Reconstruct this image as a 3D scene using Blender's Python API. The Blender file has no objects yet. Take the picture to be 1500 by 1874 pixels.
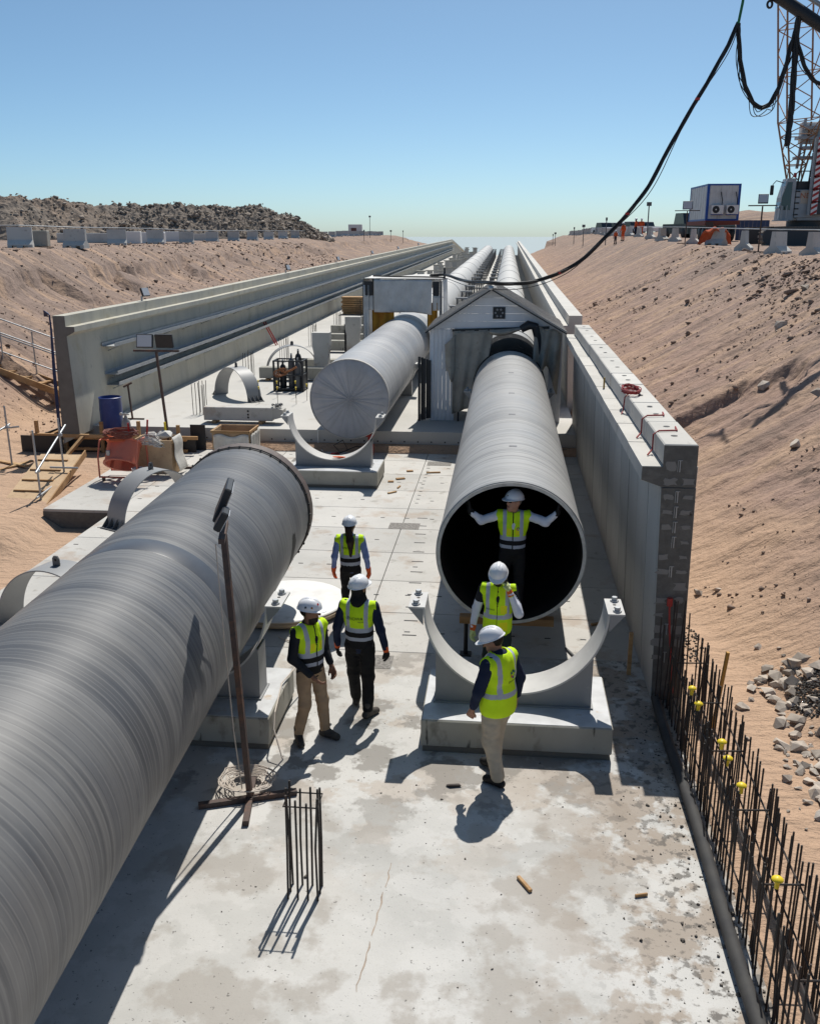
import bpy, bmesh, math, random
import numpy as np
from mathutils import Vector, Matrix
random.seed(7); rng = np.random.default_rng(7)
scene = bpy.context.scene
R = math.radians
# ------------------------------------------------------------------ camera, sky, sun, exposure
cam = bpy.data.objects.new('camera', bpy.data.cameras.new('camera'))
scene.collection.objects.link(cam)
cam.data.sensor_fit = 'VERTICAL'; cam.data.sensor_height = 24.0; cam.data.lens = 22.156
cam.data.clip_start = .1; cam.data.clip_end = 30000
cam.location = (0, 0, 5.7); cam.rotation_euler = (R(90 - 16.303), 0, R(5.703))
scene.camera = cam
SUN_EL, SUN_AZ = 56.0, 8.0          # azimuth measured from +Y towards +X
w = bpy.data.worlds.new('World'); scene.world = w; w.use_nodes = True
wn = w.node_tree; bg = wn.nodes['Background']
sky = wn.nodes.new('ShaderNodeTexSky'); sky.sky_type = 'NISHITA'; sky.sun_disc = False
sky.sun_elevation = R(SUN_EL); sky.sun_rotation = R(SUN_AZ)
sky.air_density = .55; sky.dust_density = .8; sky.ozone_density = 10; sky.altitude = 0
wb = wn.nodes.new('ShaderNodeMix'); wb.data_type = 'RGBA'; wb.blend_type = 'MULTIPLY'; wb.inputs[0].default_value = 1
wb.inputs[7].default_value = (1.34, 1.37, 1.08, 1); wn.links.new(sky.outputs[0], wb.inputs[6])      # camera white balance
wn.links.new(wb.outputs[2], bg.inputs[0]); bg.inputs[1].default_value = .105
sun = bpy.data.objects.new('sun', bpy.data.lights.new('sun', 'SUN'))
scene.collection.objects.link(sun)
sun.data.energy = 5.0; sun.data.angle = R(.53); sun.data.color = (1, .955, .88)
sd = Vector((math.sin(R(SUN_AZ))*math.cos(R(SUN_EL)), math.cos(R(SUN_AZ))*math.cos(R(SUN_EL)), math.sin(R(SUN_EL))))
sun.rotation_euler = sd.to_track_quat('Z', 'Y').to_euler(); sun.location = (0, 0, 60)
vs = scene.view_settings; vs.view_transform = 'Standard'; vs.look = 'None'; vs.gamma = 1; vs.exposure = 0.0
vs.use_curve_mapping = False
# ------------------------------------------------------------------ helpers
col = scene.collection
def link(o): col.objects.link(o); return o
def tag(o, label=None, cat=None, group=None, kind=None):
    if label: o['label'] = label
    if cat: o['category'] = cat
    if group: o['group'] = group
    if kind: o['kind'] = kind
    return o
def thing(name, label, cat, loc=(0, 0, 0), rz=0, group=None):
    o = link(bpy.data.objects.new(name, None)); o.empty_display_size = .2
    o.location = loc; o.rotation_euler = (0, 0, rz)
    return tag(o, label, cat, group)
def copy_tree(o, parent=None):
    c = link(o.copy())
    if parent is not None: c.parent = parent
    for ch in list(o.children): copy_tree(ch, c)
    return c
def inst(src, name, parent, loc=(0, 0, 0), rot=(0, 0, 0), scale=(1, 1, 1)):
    o = link(bpy.data.objects.new(name, src if isinstance(src, bpy.types.Mesh) else src.data))
    o.parent = parent; o.location = loc; o.rotation_euler = rot; o.scale = scale
    return o
class MB:
    def __init__(s): s.v = []; s.f = []; s.m = []; s.cur = 0
    def add(s, vs, fs):
        b = len(s.v); s.v += [tuple(map(float, p)) for p in vs]
        for f in fs: s.f.append(tuple(b + i for i in f)); s.m.append(s.cur)
        return s
    def box(s, c, d, rz=0, bev=0, M=None):
        x, y, z = d[0]/2, d[1]/2, d[2]/2; b = min(bev, x*.9, y*.9, z*.9)
        if b <= 0:
            vs = [(i*x, j*y, k*z) for i in (-1, 1) for j in (-1, 1) for k in (-1, 1)]
            fs = [(0, 1, 3, 2), (4, 6, 7, 5), (0, 4, 5, 1), (2, 3, 7, 6), (0, 2, 6, 4), (1, 5, 7, 3)]
        else:
            vs = []; ix = {}
            for i in (-1, 1):
                for j in (-1, 1):
                    for k in (-1, 1):
                        for a in range(3):
                            p = [i*(x-b), j*(y-b), k*(z-b)]; p[a] = (i*x, j*y, k*z)[a]
                            ix[i, j, k, a] = len(vs); vs.append(tuple(p))
            fs = []
            for i in (-1, 1):
                fs.append([ix[i, -1, -1, 0], ix[i, 1, -1, 0], ix[i, 1, 1, 0], ix[i, -1, 1, 0]][::i])
                fs.append([ix[-1, i, -1, 1], ix[-1, i, 1, 1], ix[1, i, 1, 1], ix[1, i, -1, 1]][::i])
                fs.append([ix[-1, -1, i, 2], ix[1, -1, i, 2], ix[1, 1, i, 2], ix[-1, 1, i, 2]][::i])
                for j in (-1, 1):
                    g = i*j
                    fs.append([ix[-1, i, j, 1], ix[-1, i, j, 2], ix[1, i, j, 2], ix[1, i, j, 1]][::g])
                    fs.append([ix[i, -1, j, 0], ix[i, 1, j, 0], ix[i, 1, j, 2], ix[i, -1, j, 2]][::g])
                    fs.append([ix[i, j, -1, 0], ix[i, j, -1, 1], ix[i, j, 1, 1], ix[i, j, 1, 0]][::g])
                    for k in (-1, 1):
                        fs.append([ix[i, j, k, 0], ix[i, j, k, 1], ix[i, j, k, 2]][::i*j*k])
        if M is None: M = Matrix.Rotation(rz, 3, 'Z') if rz else None
        if M is not None: vs = [tuple(M @ Vector(p)) for p in vs]
        return s.add([(p[0]+c[0], p[1]+c[1], p[2]+c[2]) for p in vs], fs)
    def bar(s, a, b, wd, ht, bev=0):          # rectangular bar from a to b, ht along the most vertical normal
        a = Vector(a); b = Vector(b); d = b - a; L = d.length; d.normalize()
        up = Vector((0, 0, 1)) if abs(d.z) < .95 else Vector((0, 1, 0))
        sx = d.cross(up).normalized(); uz = sx.cross(d).normalized()
        M = Matrix((d, sx, uz)).transposed()
        return s.box((a + b)/2, (L, wd, ht), M=M, bev=bev)
    def prism(s, poly, ax, a, b, close=True):
        def P(p, t): return (t, p[0], p[1]) if ax == 'x' else (p[0], t, p[1]) if ax == 'y' else (p[0], p[1], t)
        n = len(poly); vs = [P(p, a) for p in poly] + [P(p, b) for p in poly]
        ar = sum(poly[i][0]*poly[(i+1) % n][1] - poly[(i+1) % n][0]*poly[i][1] for i in range(n))
        pos = (ar > 0) != (ax == 'y'); pos = pos == (b > a)
        fs = [(i, (i+1) % n, n + (i+1) % n, n + i) if pos else (i, n + i, n + (i+1) % n, (i+1) % n) for i in range(n)]
        A = tuple(range(n)); B = tuple(range(n, 2*n))
        fs += [A[::-1], B] if pos else [A, B[::-1]]
        return s.add(vs, fs)
    def tube(s, pts, r, n=8, caps=True):
        pts = [Vector(p) for p in pts]; k = len(pts)
        rs = r if isinstance(r, (list, tuple)) else [r]*k
        t0 = (pts[1]-pts[0]).normalized(); u = t0.orthogonal().normalized(); vs = []; prev = t0
        for i in range(k):
            t = (pts[min(i+1, k-1)] - pts[max(i-1, 0)]).normalized()
            q = prev.rotation_difference(t); u = (q @ u); u = (u - t*u.dot(t)).normalized(); prev = t
            wv = t.cross(u)
            for j in range(n):
                a = 2*math.pi*j/n; vs.append(pts[i] + (u*math.cos(a) + wv*math.sin(a))*rs[i])
        fs = [(i*n+j, i*n+(j+1) % n, (i+1)*n+(j+1) % n, (i+1)*n+j) for i in range(k-1) for j in range(n)]
        if caps: fs += [tuple(range(n))[::-1], tuple(range((k-1)*n, k*n))]
        return s.add(vs, fs)
    def lathe(s, prof, n=32, o=(0, 0, 0), ax='z', closed=False, a0=0, a1=2*math.pi):
        full = abs(a1 - a0) > 6.28; na = n if full else n + 1; vs = []; k = len(prof)
        for j in range(na):
            a = a0 + (a1-a0)*j/n; ca, sa = math.cos(a), math.sin(a)
            for r, z in prof:
                p = (r*ca, r*sa, z) if ax == 'z' else (r*ca, z, r*sa) if ax == 'y' else (z, r*ca, r*sa)
                vs.append((p[0]+o[0], p[1]+o[1], p[2]+o[2]))
        fs = []
        for j in range(n):
            j2 = (j+1) % na
            for i in range(k if closed else k-1):
                i2 = (i+1) % k
                q = (j*k+i, j2*k+i, j2*k+i2, j*k+i2)
                fs.append(q if ax != 'y' else q[::-1])
        return s.add(vs, fs)
    def hull(s, c, sz, n=14, seed=0, flat=1.0):
        r = random.Random(seed); bm = bmesh.new()
        for i in range(n):
            u = r.uniform(-1, 1); a = r.uniform(0, 6.283); q = math.sqrt(1-u*u); k = r.uniform(.75, 1)
            bm.verts.new((q*math.cos(a)*sz[0]*k, q*math.sin(a)*sz[1]*k, u*sz[2]*k*flat))
        res = bmesh.ops.convex_hull(bm, input=bm.verts)
        bmesh.ops.delete(bm, geom=[g for g in res['geom_interior'] if isinstance(g, bmesh.types.BMVert)], context='VERTS')
        bm.verts.index_update(); s.add([(v.co.x+c[0], v.co.y+c[1], v.co.z+c[2]) for v in bm.verts], [[v.index for v in f.verts] for f in bm.faces]); bm.free()
        return s
    def mesh(s, name, mats, smooth=False, angle=38):
        me = bpy.data.meshes.new(name); me.from_pydata(s.v, [], s.f)
        for m in (mats if isinstance(mats, (list, tuple)) else [mats]): me.materials.append(m)
        if any(s.m): me.polygons.foreach_set('material_index', s.m)
        if smooth:
            me.polygons.foreach_set('use_smooth', [True]*len(s.f))
            me.set_sharp_from_angle(angle=R(angle))
        me.update(); return me
    def build(s, name, mats, parent=None, world=False, smooth=False, angle=38, loc=(0, 0, 0)):
        if world and parent is not None:
            l = parent.location; s.v = [(p[0]-l[0], p[1]-l[1], p[2]-l[2]) for p in s.v]
        o = link(bpy.data.objects.new(name, s.mesh(name, mats, smooth, angle))); o.location = loc
        if parent is not None: o.parent = parent
        return o
# ---- vectorised gradient noise
_perm = np.concatenate([rng.permutation(256)]*3); _g3 = rng.normal(size=(256, 3)); _g3 /= np.linalg.norm(_g3, axis=1)[:, None]
def pnoise(x, y, z):
    x, y, z = np.broadcast_arrays(np.asarray(x, float), np.asarray(y, float), np.asarray(z, float))
    xi, yi, zi = np.floor(x).astype(int), np.floor(y).astype(int), np.floor(z).astype(int)
    xf, yf, zf = x-xi, y-yi, z-zi; xi &= 255; yi &= 255; zi &= 255
    fd = lambda t: t*t*t*(t*(t*6-15)+10)
    u, v, w_ = fd(xf), fd(yf), fd(zf); out = 0
    for a in (0, 1):
        for b in (0, 1):
            for c in (0, 1):
                g = _g3[_perm[_perm[_perm[(xi+a) & 255]+((yi+b) & 255)]+((zi+c) & 255)]]
                d = g[..., 0]*(xf-a)+g[..., 1]*(yf-b)+g[..., 2]*(zf-c)
                out = out + d*(u if a else 1-u)*(v if b else 1-v)*(w_ if c else 1-w_)
    return out*1.6
def fbm(x, y, z, o=4):
    s = 0; a = 1
    for i in range(o): s = s + a*pnoise(x*2**i+i*17.3, y*2**i+i*5.1, z*2**i+i*9.7); a *= .5
    return s
# ---- materials
MT = {}
def mat(name, base, rough=.8, metal=0, layers=(), bump=None, spec=.4, coat=0, rl=None, obj=False, emit=None, rand=0, trans=None):
    m = bpy.data.materials.new(name); m.use_nodes = True; nt = m.node_tree; N = nt.nodes; L = nt.links
    b = N['Principled BSDF']; b.inputs['Roughness'].default_value = rough; b.inputs['Metallic'].default_value = metal
    b.inputs['Specular IOR Level'].default_value = spec; b.inputs['Coat Weight'].default_value = coat
    b.inputs['Base Color'].default_value = (*base, 1)
    src = N.new('ShaderNodeTexCoord').outputs['Object'] if obj else N.new('ShaderNodeNewGeometry').outputs['Position']
    sep = None
    def tex(scale, stretch=(1, 1, 1), detail=5, dist=0, kind='noise', off=0):
        mp = N.new('ShaderNodeMapping'); mp.inputs['Scale'].default_value = tuple(scale*q for q in stretch)
        mp.inputs['Location'].default_value = (off, off*.7, off*1.3)
        L.new(src, mp.inputs[0])
        if kind == 'wave':
            t = N.new('ShaderNodeTexWave'); t.bands_direction = 'Y'; t.inputs['Scale'].default_value = 1; t.inputs['Distortion'].default_value = dist
            t.inputs['Detail'].default_value = 3; t.inputs['Detail Scale'].default_value = 1.5; L.new(mp.outputs[0], t.inputs['Vector']); return t.outputs['Fac']
        if kind == 'vor':
            t = N.new('ShaderNodeTexVoronoi'); t.inputs['Scale'].default_value = 1; L.new(mp.outputs[0], t.inputs['Vector']); return t.outputs['Distance']
        t = N.new('ShaderNodeTexNoise'); t.inputs['Scale'].default_value = 1; t.inputs['Detail'].default_value = detail
        t.inputs['Roughness'].default_value = .6; t.inputs['Distortion'].default_value = dist
        L.new(mp.outputs[0], t.inputs['Vector']); return t.outputs['Fac']
    def rngn(s, lo, hi, a=0, c=1):
        q = N.new('ShaderNodeMapRange'); q.inputs[1].default_value = lo; q.inputs[2].default_value = hi
        q.inputs[3].default_value = a; q.inputs[4].default_value = c; L.new(s, q.inputs[0]); return q.outputs[0]
    def mul(a, c):
        q = N.new('ShaderNodeMath'); q.operation = 'MULTIPLY'; L.new(a, q.inputs[0])
        if isinstance(c, float): q.inputs[1].default_value = c
        else: L.new(c, q.inputs[1])
        return q.outputs[0]
    cur = None
    for i, l in enumerate(layers):
        f = rngn(tex(l['s'], l.get('st', (1, 1, 1)), l.get('d', 5), l.get('di', 0), l.get('k', 'noise'), i*3.7 + l.get('o', 0)), l['lo'], l['hi'], 0, l.get('f', 1.0))
        for (ax, lo, hi) in l.get('mask', ()):
            if sep is None: sep = N.new('ShaderNodeSeparateXYZ'); L.new(src, sep.inputs[0])
            f = mul(f, rngn(sep.outputs['xyz'.index(ax)], lo, hi))
        mx = N.new('ShaderNodeMix'); mx.data_type = 'RGBA'; L.new(f, mx.inputs[0])
        if cur is None: mx.inputs[6].default_value = (*base, 1)
        else: L.new(cur, mx.inputs[6])
        mx.inputs[7].default_value = (*l['c'], 1); cur = mx.outputs[2]
    if rand:
        oi_ = N.new('ShaderNodeObjectInfo'); rv = rngn(oi_.outputs['Random'], 0, 1, 1-rand, 1+rand*.6); cc = N.new('ShaderNodeCombineColor'); [L.new(rv, cc.inputs[k]) for k in range(3)]
        mx = N.new('ShaderNodeMix'); mx.data_type = 'RGBA'; mx.blend_type = 'MULTIPLY'; mx.inputs[0].default_value = 1; L.new(cc.outputs[0], mx.inputs[7])
        if cur is None: mx.inputs[6].default_value = (*base, 1)
        else: L.new(cur, mx.inputs[6])
        cur = mx.outputs[2]
    if cur is not None: L.new(cur, b.inputs['Base Color'])
    if rl: L.new(rngn(tex(rl[0], rl[3] if len(rl) > 3 else (1, 1, 1)), .3, .7, rl[1], rl[2]), b.inputs['Roughness'])
    if bump:
        h = None
        for bb in (bump if isinstance(bump, list) else [bump]):
            t = tex(bb[0], bb[3] if len(bb) > 3 else (1, 1, 1), bb[4] if len(bb) > 4 else 6)
            bp = N.new('ShaderNodeBump'); bp.inputs['Strength'].default_value = bb[1]; bp.inputs['Distance'].default_value = bb[2]
            L.new(t, bp.inputs['Height'])
            if h is not None: L.new(h, bp.inputs['Normal'])
            h = bp.outputs[0]
        L.new(h, b.inputs['Normal'])
    if emit: b.inputs['Emission Color'].default_value = (*emit[0], 1); b.inputs['Emission Strength'].default_value = emit[1]
    if trans: b.inputs['Transmission Weight'].default_value = trans
    MT[name] = m; return m
TAN = (.40, .29, .20); DK = (.10, .098, .09)
M_slab = mat('concrete_cast', (.52, .51, .485), .85, layers=[
    dict(s=.5, lo=.38, hi=.62, c=(.41, .405, .385), d=8),
    dict(s=1.6, lo=.50, hi=.54, c=(.56, .55, .53), f=.38, d=14, o=2),
    dict(s=1.2, lo=.505, hi=.545, c=(.37, .30, .235), f=.5, d=14, mask=[('y', 14, 11), ('y', 6.8, 8.8)]),
    dict(s=1.5, lo=.515, hi=.555, c=(.20, .185, .165), f=.75, d=14, mask=[('y', 7.4, 9.0), ('y', 14, 11)], o=11),
    dict(s=.9, lo=.55, hi=.60, c=(.30, .27, .235), f=.6, d=14, o=31),
    dict(s=2.4, lo=.46, hi=.52, c=(.29, .235, .185), f=.8, d=14, mask=[('x', .1, 1.3)], o=5),
    dict(s=8, lo=.54, hi=.60, c=(.10, .09, .08), f=.8, d=8, mask=[('x', .7, 1.7)], o=41),
    dict(s=26, lo=.66, hi=.71, c=(.09, .085, .08), f=.75, d=3, o=9),
    dict(s=70, lo=.62, hi=.70, c=(.28, .26, .24), f=.5, d=3, o=19)],
    bump=[(3, .25, .02), (40, .3, .004)])
M_panel = mat('concrete_precast', (.50, .485, .455), .82, rand=0.1, layers=[
    dict(s=.7, lo=.4, hi=.7, c=(.42, .41, .385)),
    dict(s=1.3, lo=.56, hi=.66, c=(.36, .28, .215), f=.6, d=9, o=3),
    dict(s=3.5, lo=.6, hi=.68, c=(.27, .25, .22), f=.6, d=9, o=8),
    dict(s=26, lo=.68, hi=.74, c=(.15, .13, .11), f=.6, d=2)],
    bump=[(5, .15, .01), (60, .2, .003)])
M_up = mat('concrete_upper', (.50, .485, .455), .85, layers=[
    dict(s=.35, lo=.4, hi=.7, c=(.43, .42, .395)), dict(s=1.5, lo=.6, hi=.7, c=(.35, .31, .26), f=.5, d=9)], bump=(8, .2, .01))
M_wall = mat('concrete_wall', (.43, .415, .36), .85, layers=[
    dict(s=.5, st=(1, 1, .5), lo=.4, hi=.7, c=(.50, .475, .39)),
    dict(s=1.6, st=(1, 1, .25), lo=.5, hi=.75, c=(.33, .32, .28), f=.8, d=8),
    dict(s=.9, lo=.58, hi=.7, c=(.36, .32, .22), f=.6, o=4),
    dict(s=14, st=(1, 1, .3), lo=.62, hi=.7, c=(.2, .19, .17), f=.5)], bump=[(6, .15, .01), (50, .15, .003)])
M_wallr = mat('concrete_precast_wall', (.40, .40, .385), .8, rand=0.16, layers=[
    dict(s=.6, st=(1, 1, .4), lo=.4, hi=.7, c=(.33, .335, .33)),
    dict(s=2.2, st=(1, 1, .3), lo=.55, hi=.7, c=(.27, .27, .26), f=.6, d=8),
    dict(s=20, lo=.66, hi=.72, c=(.2, .19, .17), f=.5, d=2)], bump=[(6, .12, .01), (60, .12, .003)])
M_cap = mat('concrete_cap', (.55, .53, .49), .82, rand=0.1, layers=[
    dict(s=1.2, lo=.4, hi=.7, c=(.47, .455, .42)), dict(s=9, lo=.62, hi=.7, c=(.33, .31, .28), f=.6, d=8)], bump=(40, .15, .004))
M_block = mat('concrete_block', (.37, .355, .31), .85, layers=[
    dict(s=1.5, lo=.4, hi=.65, c=(.31, .30, .26)), dict(s=3, st=(1, 1, .5), lo=.58, hi=.68, c=(.17, .16, .13), f=.85, d=12),
    dict(s=9, st=(1, 1, .18), lo=.64, hi=.7, c=(.07, .065, .055), f=.9, d=4, o=6)], bump=[(8, .2, .008), (60, .15, .003)])
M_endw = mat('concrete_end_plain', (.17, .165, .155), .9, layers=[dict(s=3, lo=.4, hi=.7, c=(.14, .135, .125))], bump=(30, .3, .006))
M_rough = mat('concrete_rough_end', (.14, .134, .122), .95, layers=[  # dark rough concrete for the right wall end and the panel bed
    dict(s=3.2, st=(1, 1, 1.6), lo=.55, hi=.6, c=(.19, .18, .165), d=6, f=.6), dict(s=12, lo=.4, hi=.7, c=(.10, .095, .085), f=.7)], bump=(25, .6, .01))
M_sand = mat('sand', (.49, .335, .23), .95, layers=[
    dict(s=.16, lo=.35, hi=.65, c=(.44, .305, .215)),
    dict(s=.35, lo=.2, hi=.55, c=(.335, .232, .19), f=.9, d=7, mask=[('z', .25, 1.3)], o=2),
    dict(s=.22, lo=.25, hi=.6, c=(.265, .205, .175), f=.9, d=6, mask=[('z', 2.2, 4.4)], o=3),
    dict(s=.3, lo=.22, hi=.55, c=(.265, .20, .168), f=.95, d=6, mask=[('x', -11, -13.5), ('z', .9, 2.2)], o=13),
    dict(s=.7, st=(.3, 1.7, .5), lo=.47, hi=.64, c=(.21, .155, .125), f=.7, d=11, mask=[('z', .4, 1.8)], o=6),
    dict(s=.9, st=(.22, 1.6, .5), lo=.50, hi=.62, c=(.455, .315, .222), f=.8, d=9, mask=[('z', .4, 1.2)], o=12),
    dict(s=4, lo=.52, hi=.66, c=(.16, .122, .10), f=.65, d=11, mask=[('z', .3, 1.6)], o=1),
    dict(s=20, lo=.56, hi=.70, c=(.17, .13, .11), f=.5, d=9, o=4)],
    bump=[(1.6, .9, .16, (.5, 1.5, 1), 10), (7, .8, .05, (1, 1, 1), 9), (40, .6, .014)], spec=.12)
M_rock = mat('rock_grey', (.34, .295, .25), .95, rand=.35, layers=[dict(s=.15, lo=.4, hi=.7, c=(.40, .335, .275)), dict(s=2, lo=.5, hi=.7, c=(.24, .21, .185))], bump=(3, .6, .1), spec=.1)
M_stone = mat('rubble_stone', (.50, .44, .375), .92, rand=0.3, layers=[dict(s=.9, lo=.42, hi=.6, c=(.38, .325, .275)), dict(s=1.7, lo=.55, hi=.65, c=(.60, .56, .51), o=4), dict(s=12, lo=.5, hi=.7, c=(.25, .21, .18), f=.6)], bump=(20, .4, .01), spec=.15)
M_pebble = mat('slope_stone', (.29, .21, .165), .95, layers=[dict(s=2.1, lo=.45, hi=.6, c=(.19, .145, .118)), dict(s=3.1, lo=.6, hi=.66, c=(.40, .33, .28), o=4)], spec=.1)
def pipe_mat(name, base, light, dark, fq, rough=(.3, .5), tilt=.05):
    return mat(name, base, .4, spec=.38, layers=[
        dict(s=fq, st=(.035, 1, .035), lo=.36, hi=.64, c=light, d=7, f=.85),
        dict(s=fq*2.6, st=(.02, 1, .02), lo=.48, hi=.62, c=dark, d=4, f=.8, o=3),
        dict(s=.55, st=(1, .5, 1), lo=.42, hi=.62, c=light, f=.6, d=8, o=5),
        dict(s=1.7, st=(.5, 1, .5), lo=.56, hi=.66, c=tuple(q*1.25 for q in light), f=.35, d=11, o=15),
        dict(s=fq*.22, st=(.05, 1, .05), lo=.60, hi=.66, c=dark, f=.7, d=2, o=8),
        dict(s=1.0, st=(.05, fq*1.1, .05), lo=.84, hi=.98, c=tuple(min(1, q*1.3) for q in light), f=.42, k='wave', di=6),
        dict(s=1.0, st=(.04, fq*.62, .04), lo=.86, hi=.98, c=dark, f=.4, k='wave', di=11, o=2)],
        bump=[(fq*2.2, .14, .008, (.03, 1, .03), 2), (90, .06, .002)], rl=(1.2, rough[0], rough[1], (.3, 1, .3)))
M_pipeN = pipe_mat('pipe_wound_dark', (.082, .087, .098), (.160, .158, .153), (.052, .055, .063), 4.2, (.40, .55))
M_pipeR = pipe_mat('pipe_wound_grey', (.285, .282, .274), (.355, .35, .34), (.185, .183, .18), 2.6, (.42, .6))
M_pipeL = pipe_mat('pipe_wound_pale', (.31, .315, .325), (.37, .37, .37), (.22, .225, .24), .9, (.4, .58))
M_pipeF = mat('pipe_far', (.50, .49, .47), .6, layers=[dict(s=.35, lo=.4, hi=.7, c=(.44, .435, .42))])
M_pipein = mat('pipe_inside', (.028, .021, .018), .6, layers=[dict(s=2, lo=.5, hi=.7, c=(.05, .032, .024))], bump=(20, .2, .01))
M_rim = mat('pipe_rim', (.60, .57, .52), .7, layers=[dict(s=6, lo=.45, hi=.7, c=(.42, .38, .33))])
M_black = mat('black_matt', (.012, .012, .013), .6)
M_rub = mat('rubber_black', (.018, .018, .019), .55, bump=(30, .2, .01))
M_wood = mat('timber', (.42, .25, .115), .8, rand=0.25, layers=[dict(s=3, st=(1, 6, 6), lo=.4, hi=.7, c=(.30, .17, .075)), dict(s=1.1, lo=.5, hi=.7, c=(.50, .34, .18))], bump=(20, .3, .006))
M_woodp = mat('timber_pale', (.50, .36, .22), .85, rand=0.15, layers=[dict(s=2, lo=.4, hi=.7, c=(.40, .27, .165)), dict(s=14, lo=.55, hi=.7, c=(.3, .2, .12), f=.6)], bump=(30, .2, .004))
M_steel = mat('painted_steel_grey', (.27, .275, .28), .5, layers=[dict(s=1.5, lo=.4, hi=.7, c=(.235, .238, .242)), dict(s=9, lo=.6, hi=.7, c=(.32, .31, .30), f=.6)], bump=(40, .05, .003))
M_steeld = mat('painted_steel_dark', (.13, .132, .135), .5, layers=[dict(s=2, lo=.4, hi=.7, c=(.105, .105, .108))])
M_steell = mat('liner_steel_pale', (.53, .52, .50), .5, layers=[dict(s=2.5, lo=.4, hi=.7, c=(.44, .43, .415)), dict(s=10, lo=.58, hi=.7, c=(.58, .57, .55), f=.6)])
M_plate = mat('base_plate', (.55, .56, .57), .45, layers=[dict(s=2.5, lo=.42, hi=.65, c=(.42, .425, .43)), dict(s=5, lo=.62, hi=.7, c=(.42, .32, .22), f=.7, o=3)], bump=(20, .1, .004))
M_zinc = mat('galvanised', (.40, .415, .425), .45, .4, layers=[dict(s=5, lo=.4, hi=.7, c=(.32, .335, .35))])
M_rust = mat('rusty_tube', (.085, .058, .05), .75, layers=[dict(s=4, lo=.5, hi=.65, c=(.15, .078, .05)), dict(s=12, lo=.5, hi=.7, c=(.055, .045, .042))], bump=(40, .2, .004))
M_rebar = mat('rebar', (.04, .036, .034), .8, layers=[dict(s=3, lo=.5, hi=.6, c=(.065, .045, .036)), dict(s=1.2, lo=.45, hi=.6, c=(.034, .032, .031), o=2)], bump=(160, .5, .004, (.3, .3, 1)))
M_white = mat('white_plastic', (.78, .78, .77), .35)
M_yel = mat('yellow_plastic', (.80, .60, .03), .4)
M_blue = mat('blue_plastic', (.02, .045, .20), .42, layers=[dict(s=5, lo=.5, hi=.7, c=(.035, .07, .25))])
M_red = mat('red_paint', (.42, .035, .03), .5)
M_orange = mat('orange_cloth', (.60, .13, .05), .9, layers=[dict(s=4, lo=.4, hi=.7, c=(.48, .09, .035))])
M_salmon = mat('salmon_paint', (.58, .17, .11), .55, layers=[dict(s=4, lo=.45, hi=.7, c=(.50, .14, .09)), dict(s=14, lo=.6, hi=.7, c=(.46, .2, .14), f=.6)])
M_glass = mat('dark_glass', (.02, .025, .03), .06, spec=.8)
M_lamp = mat('lamp_glass', (.55, .56, .58), .2)
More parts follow.
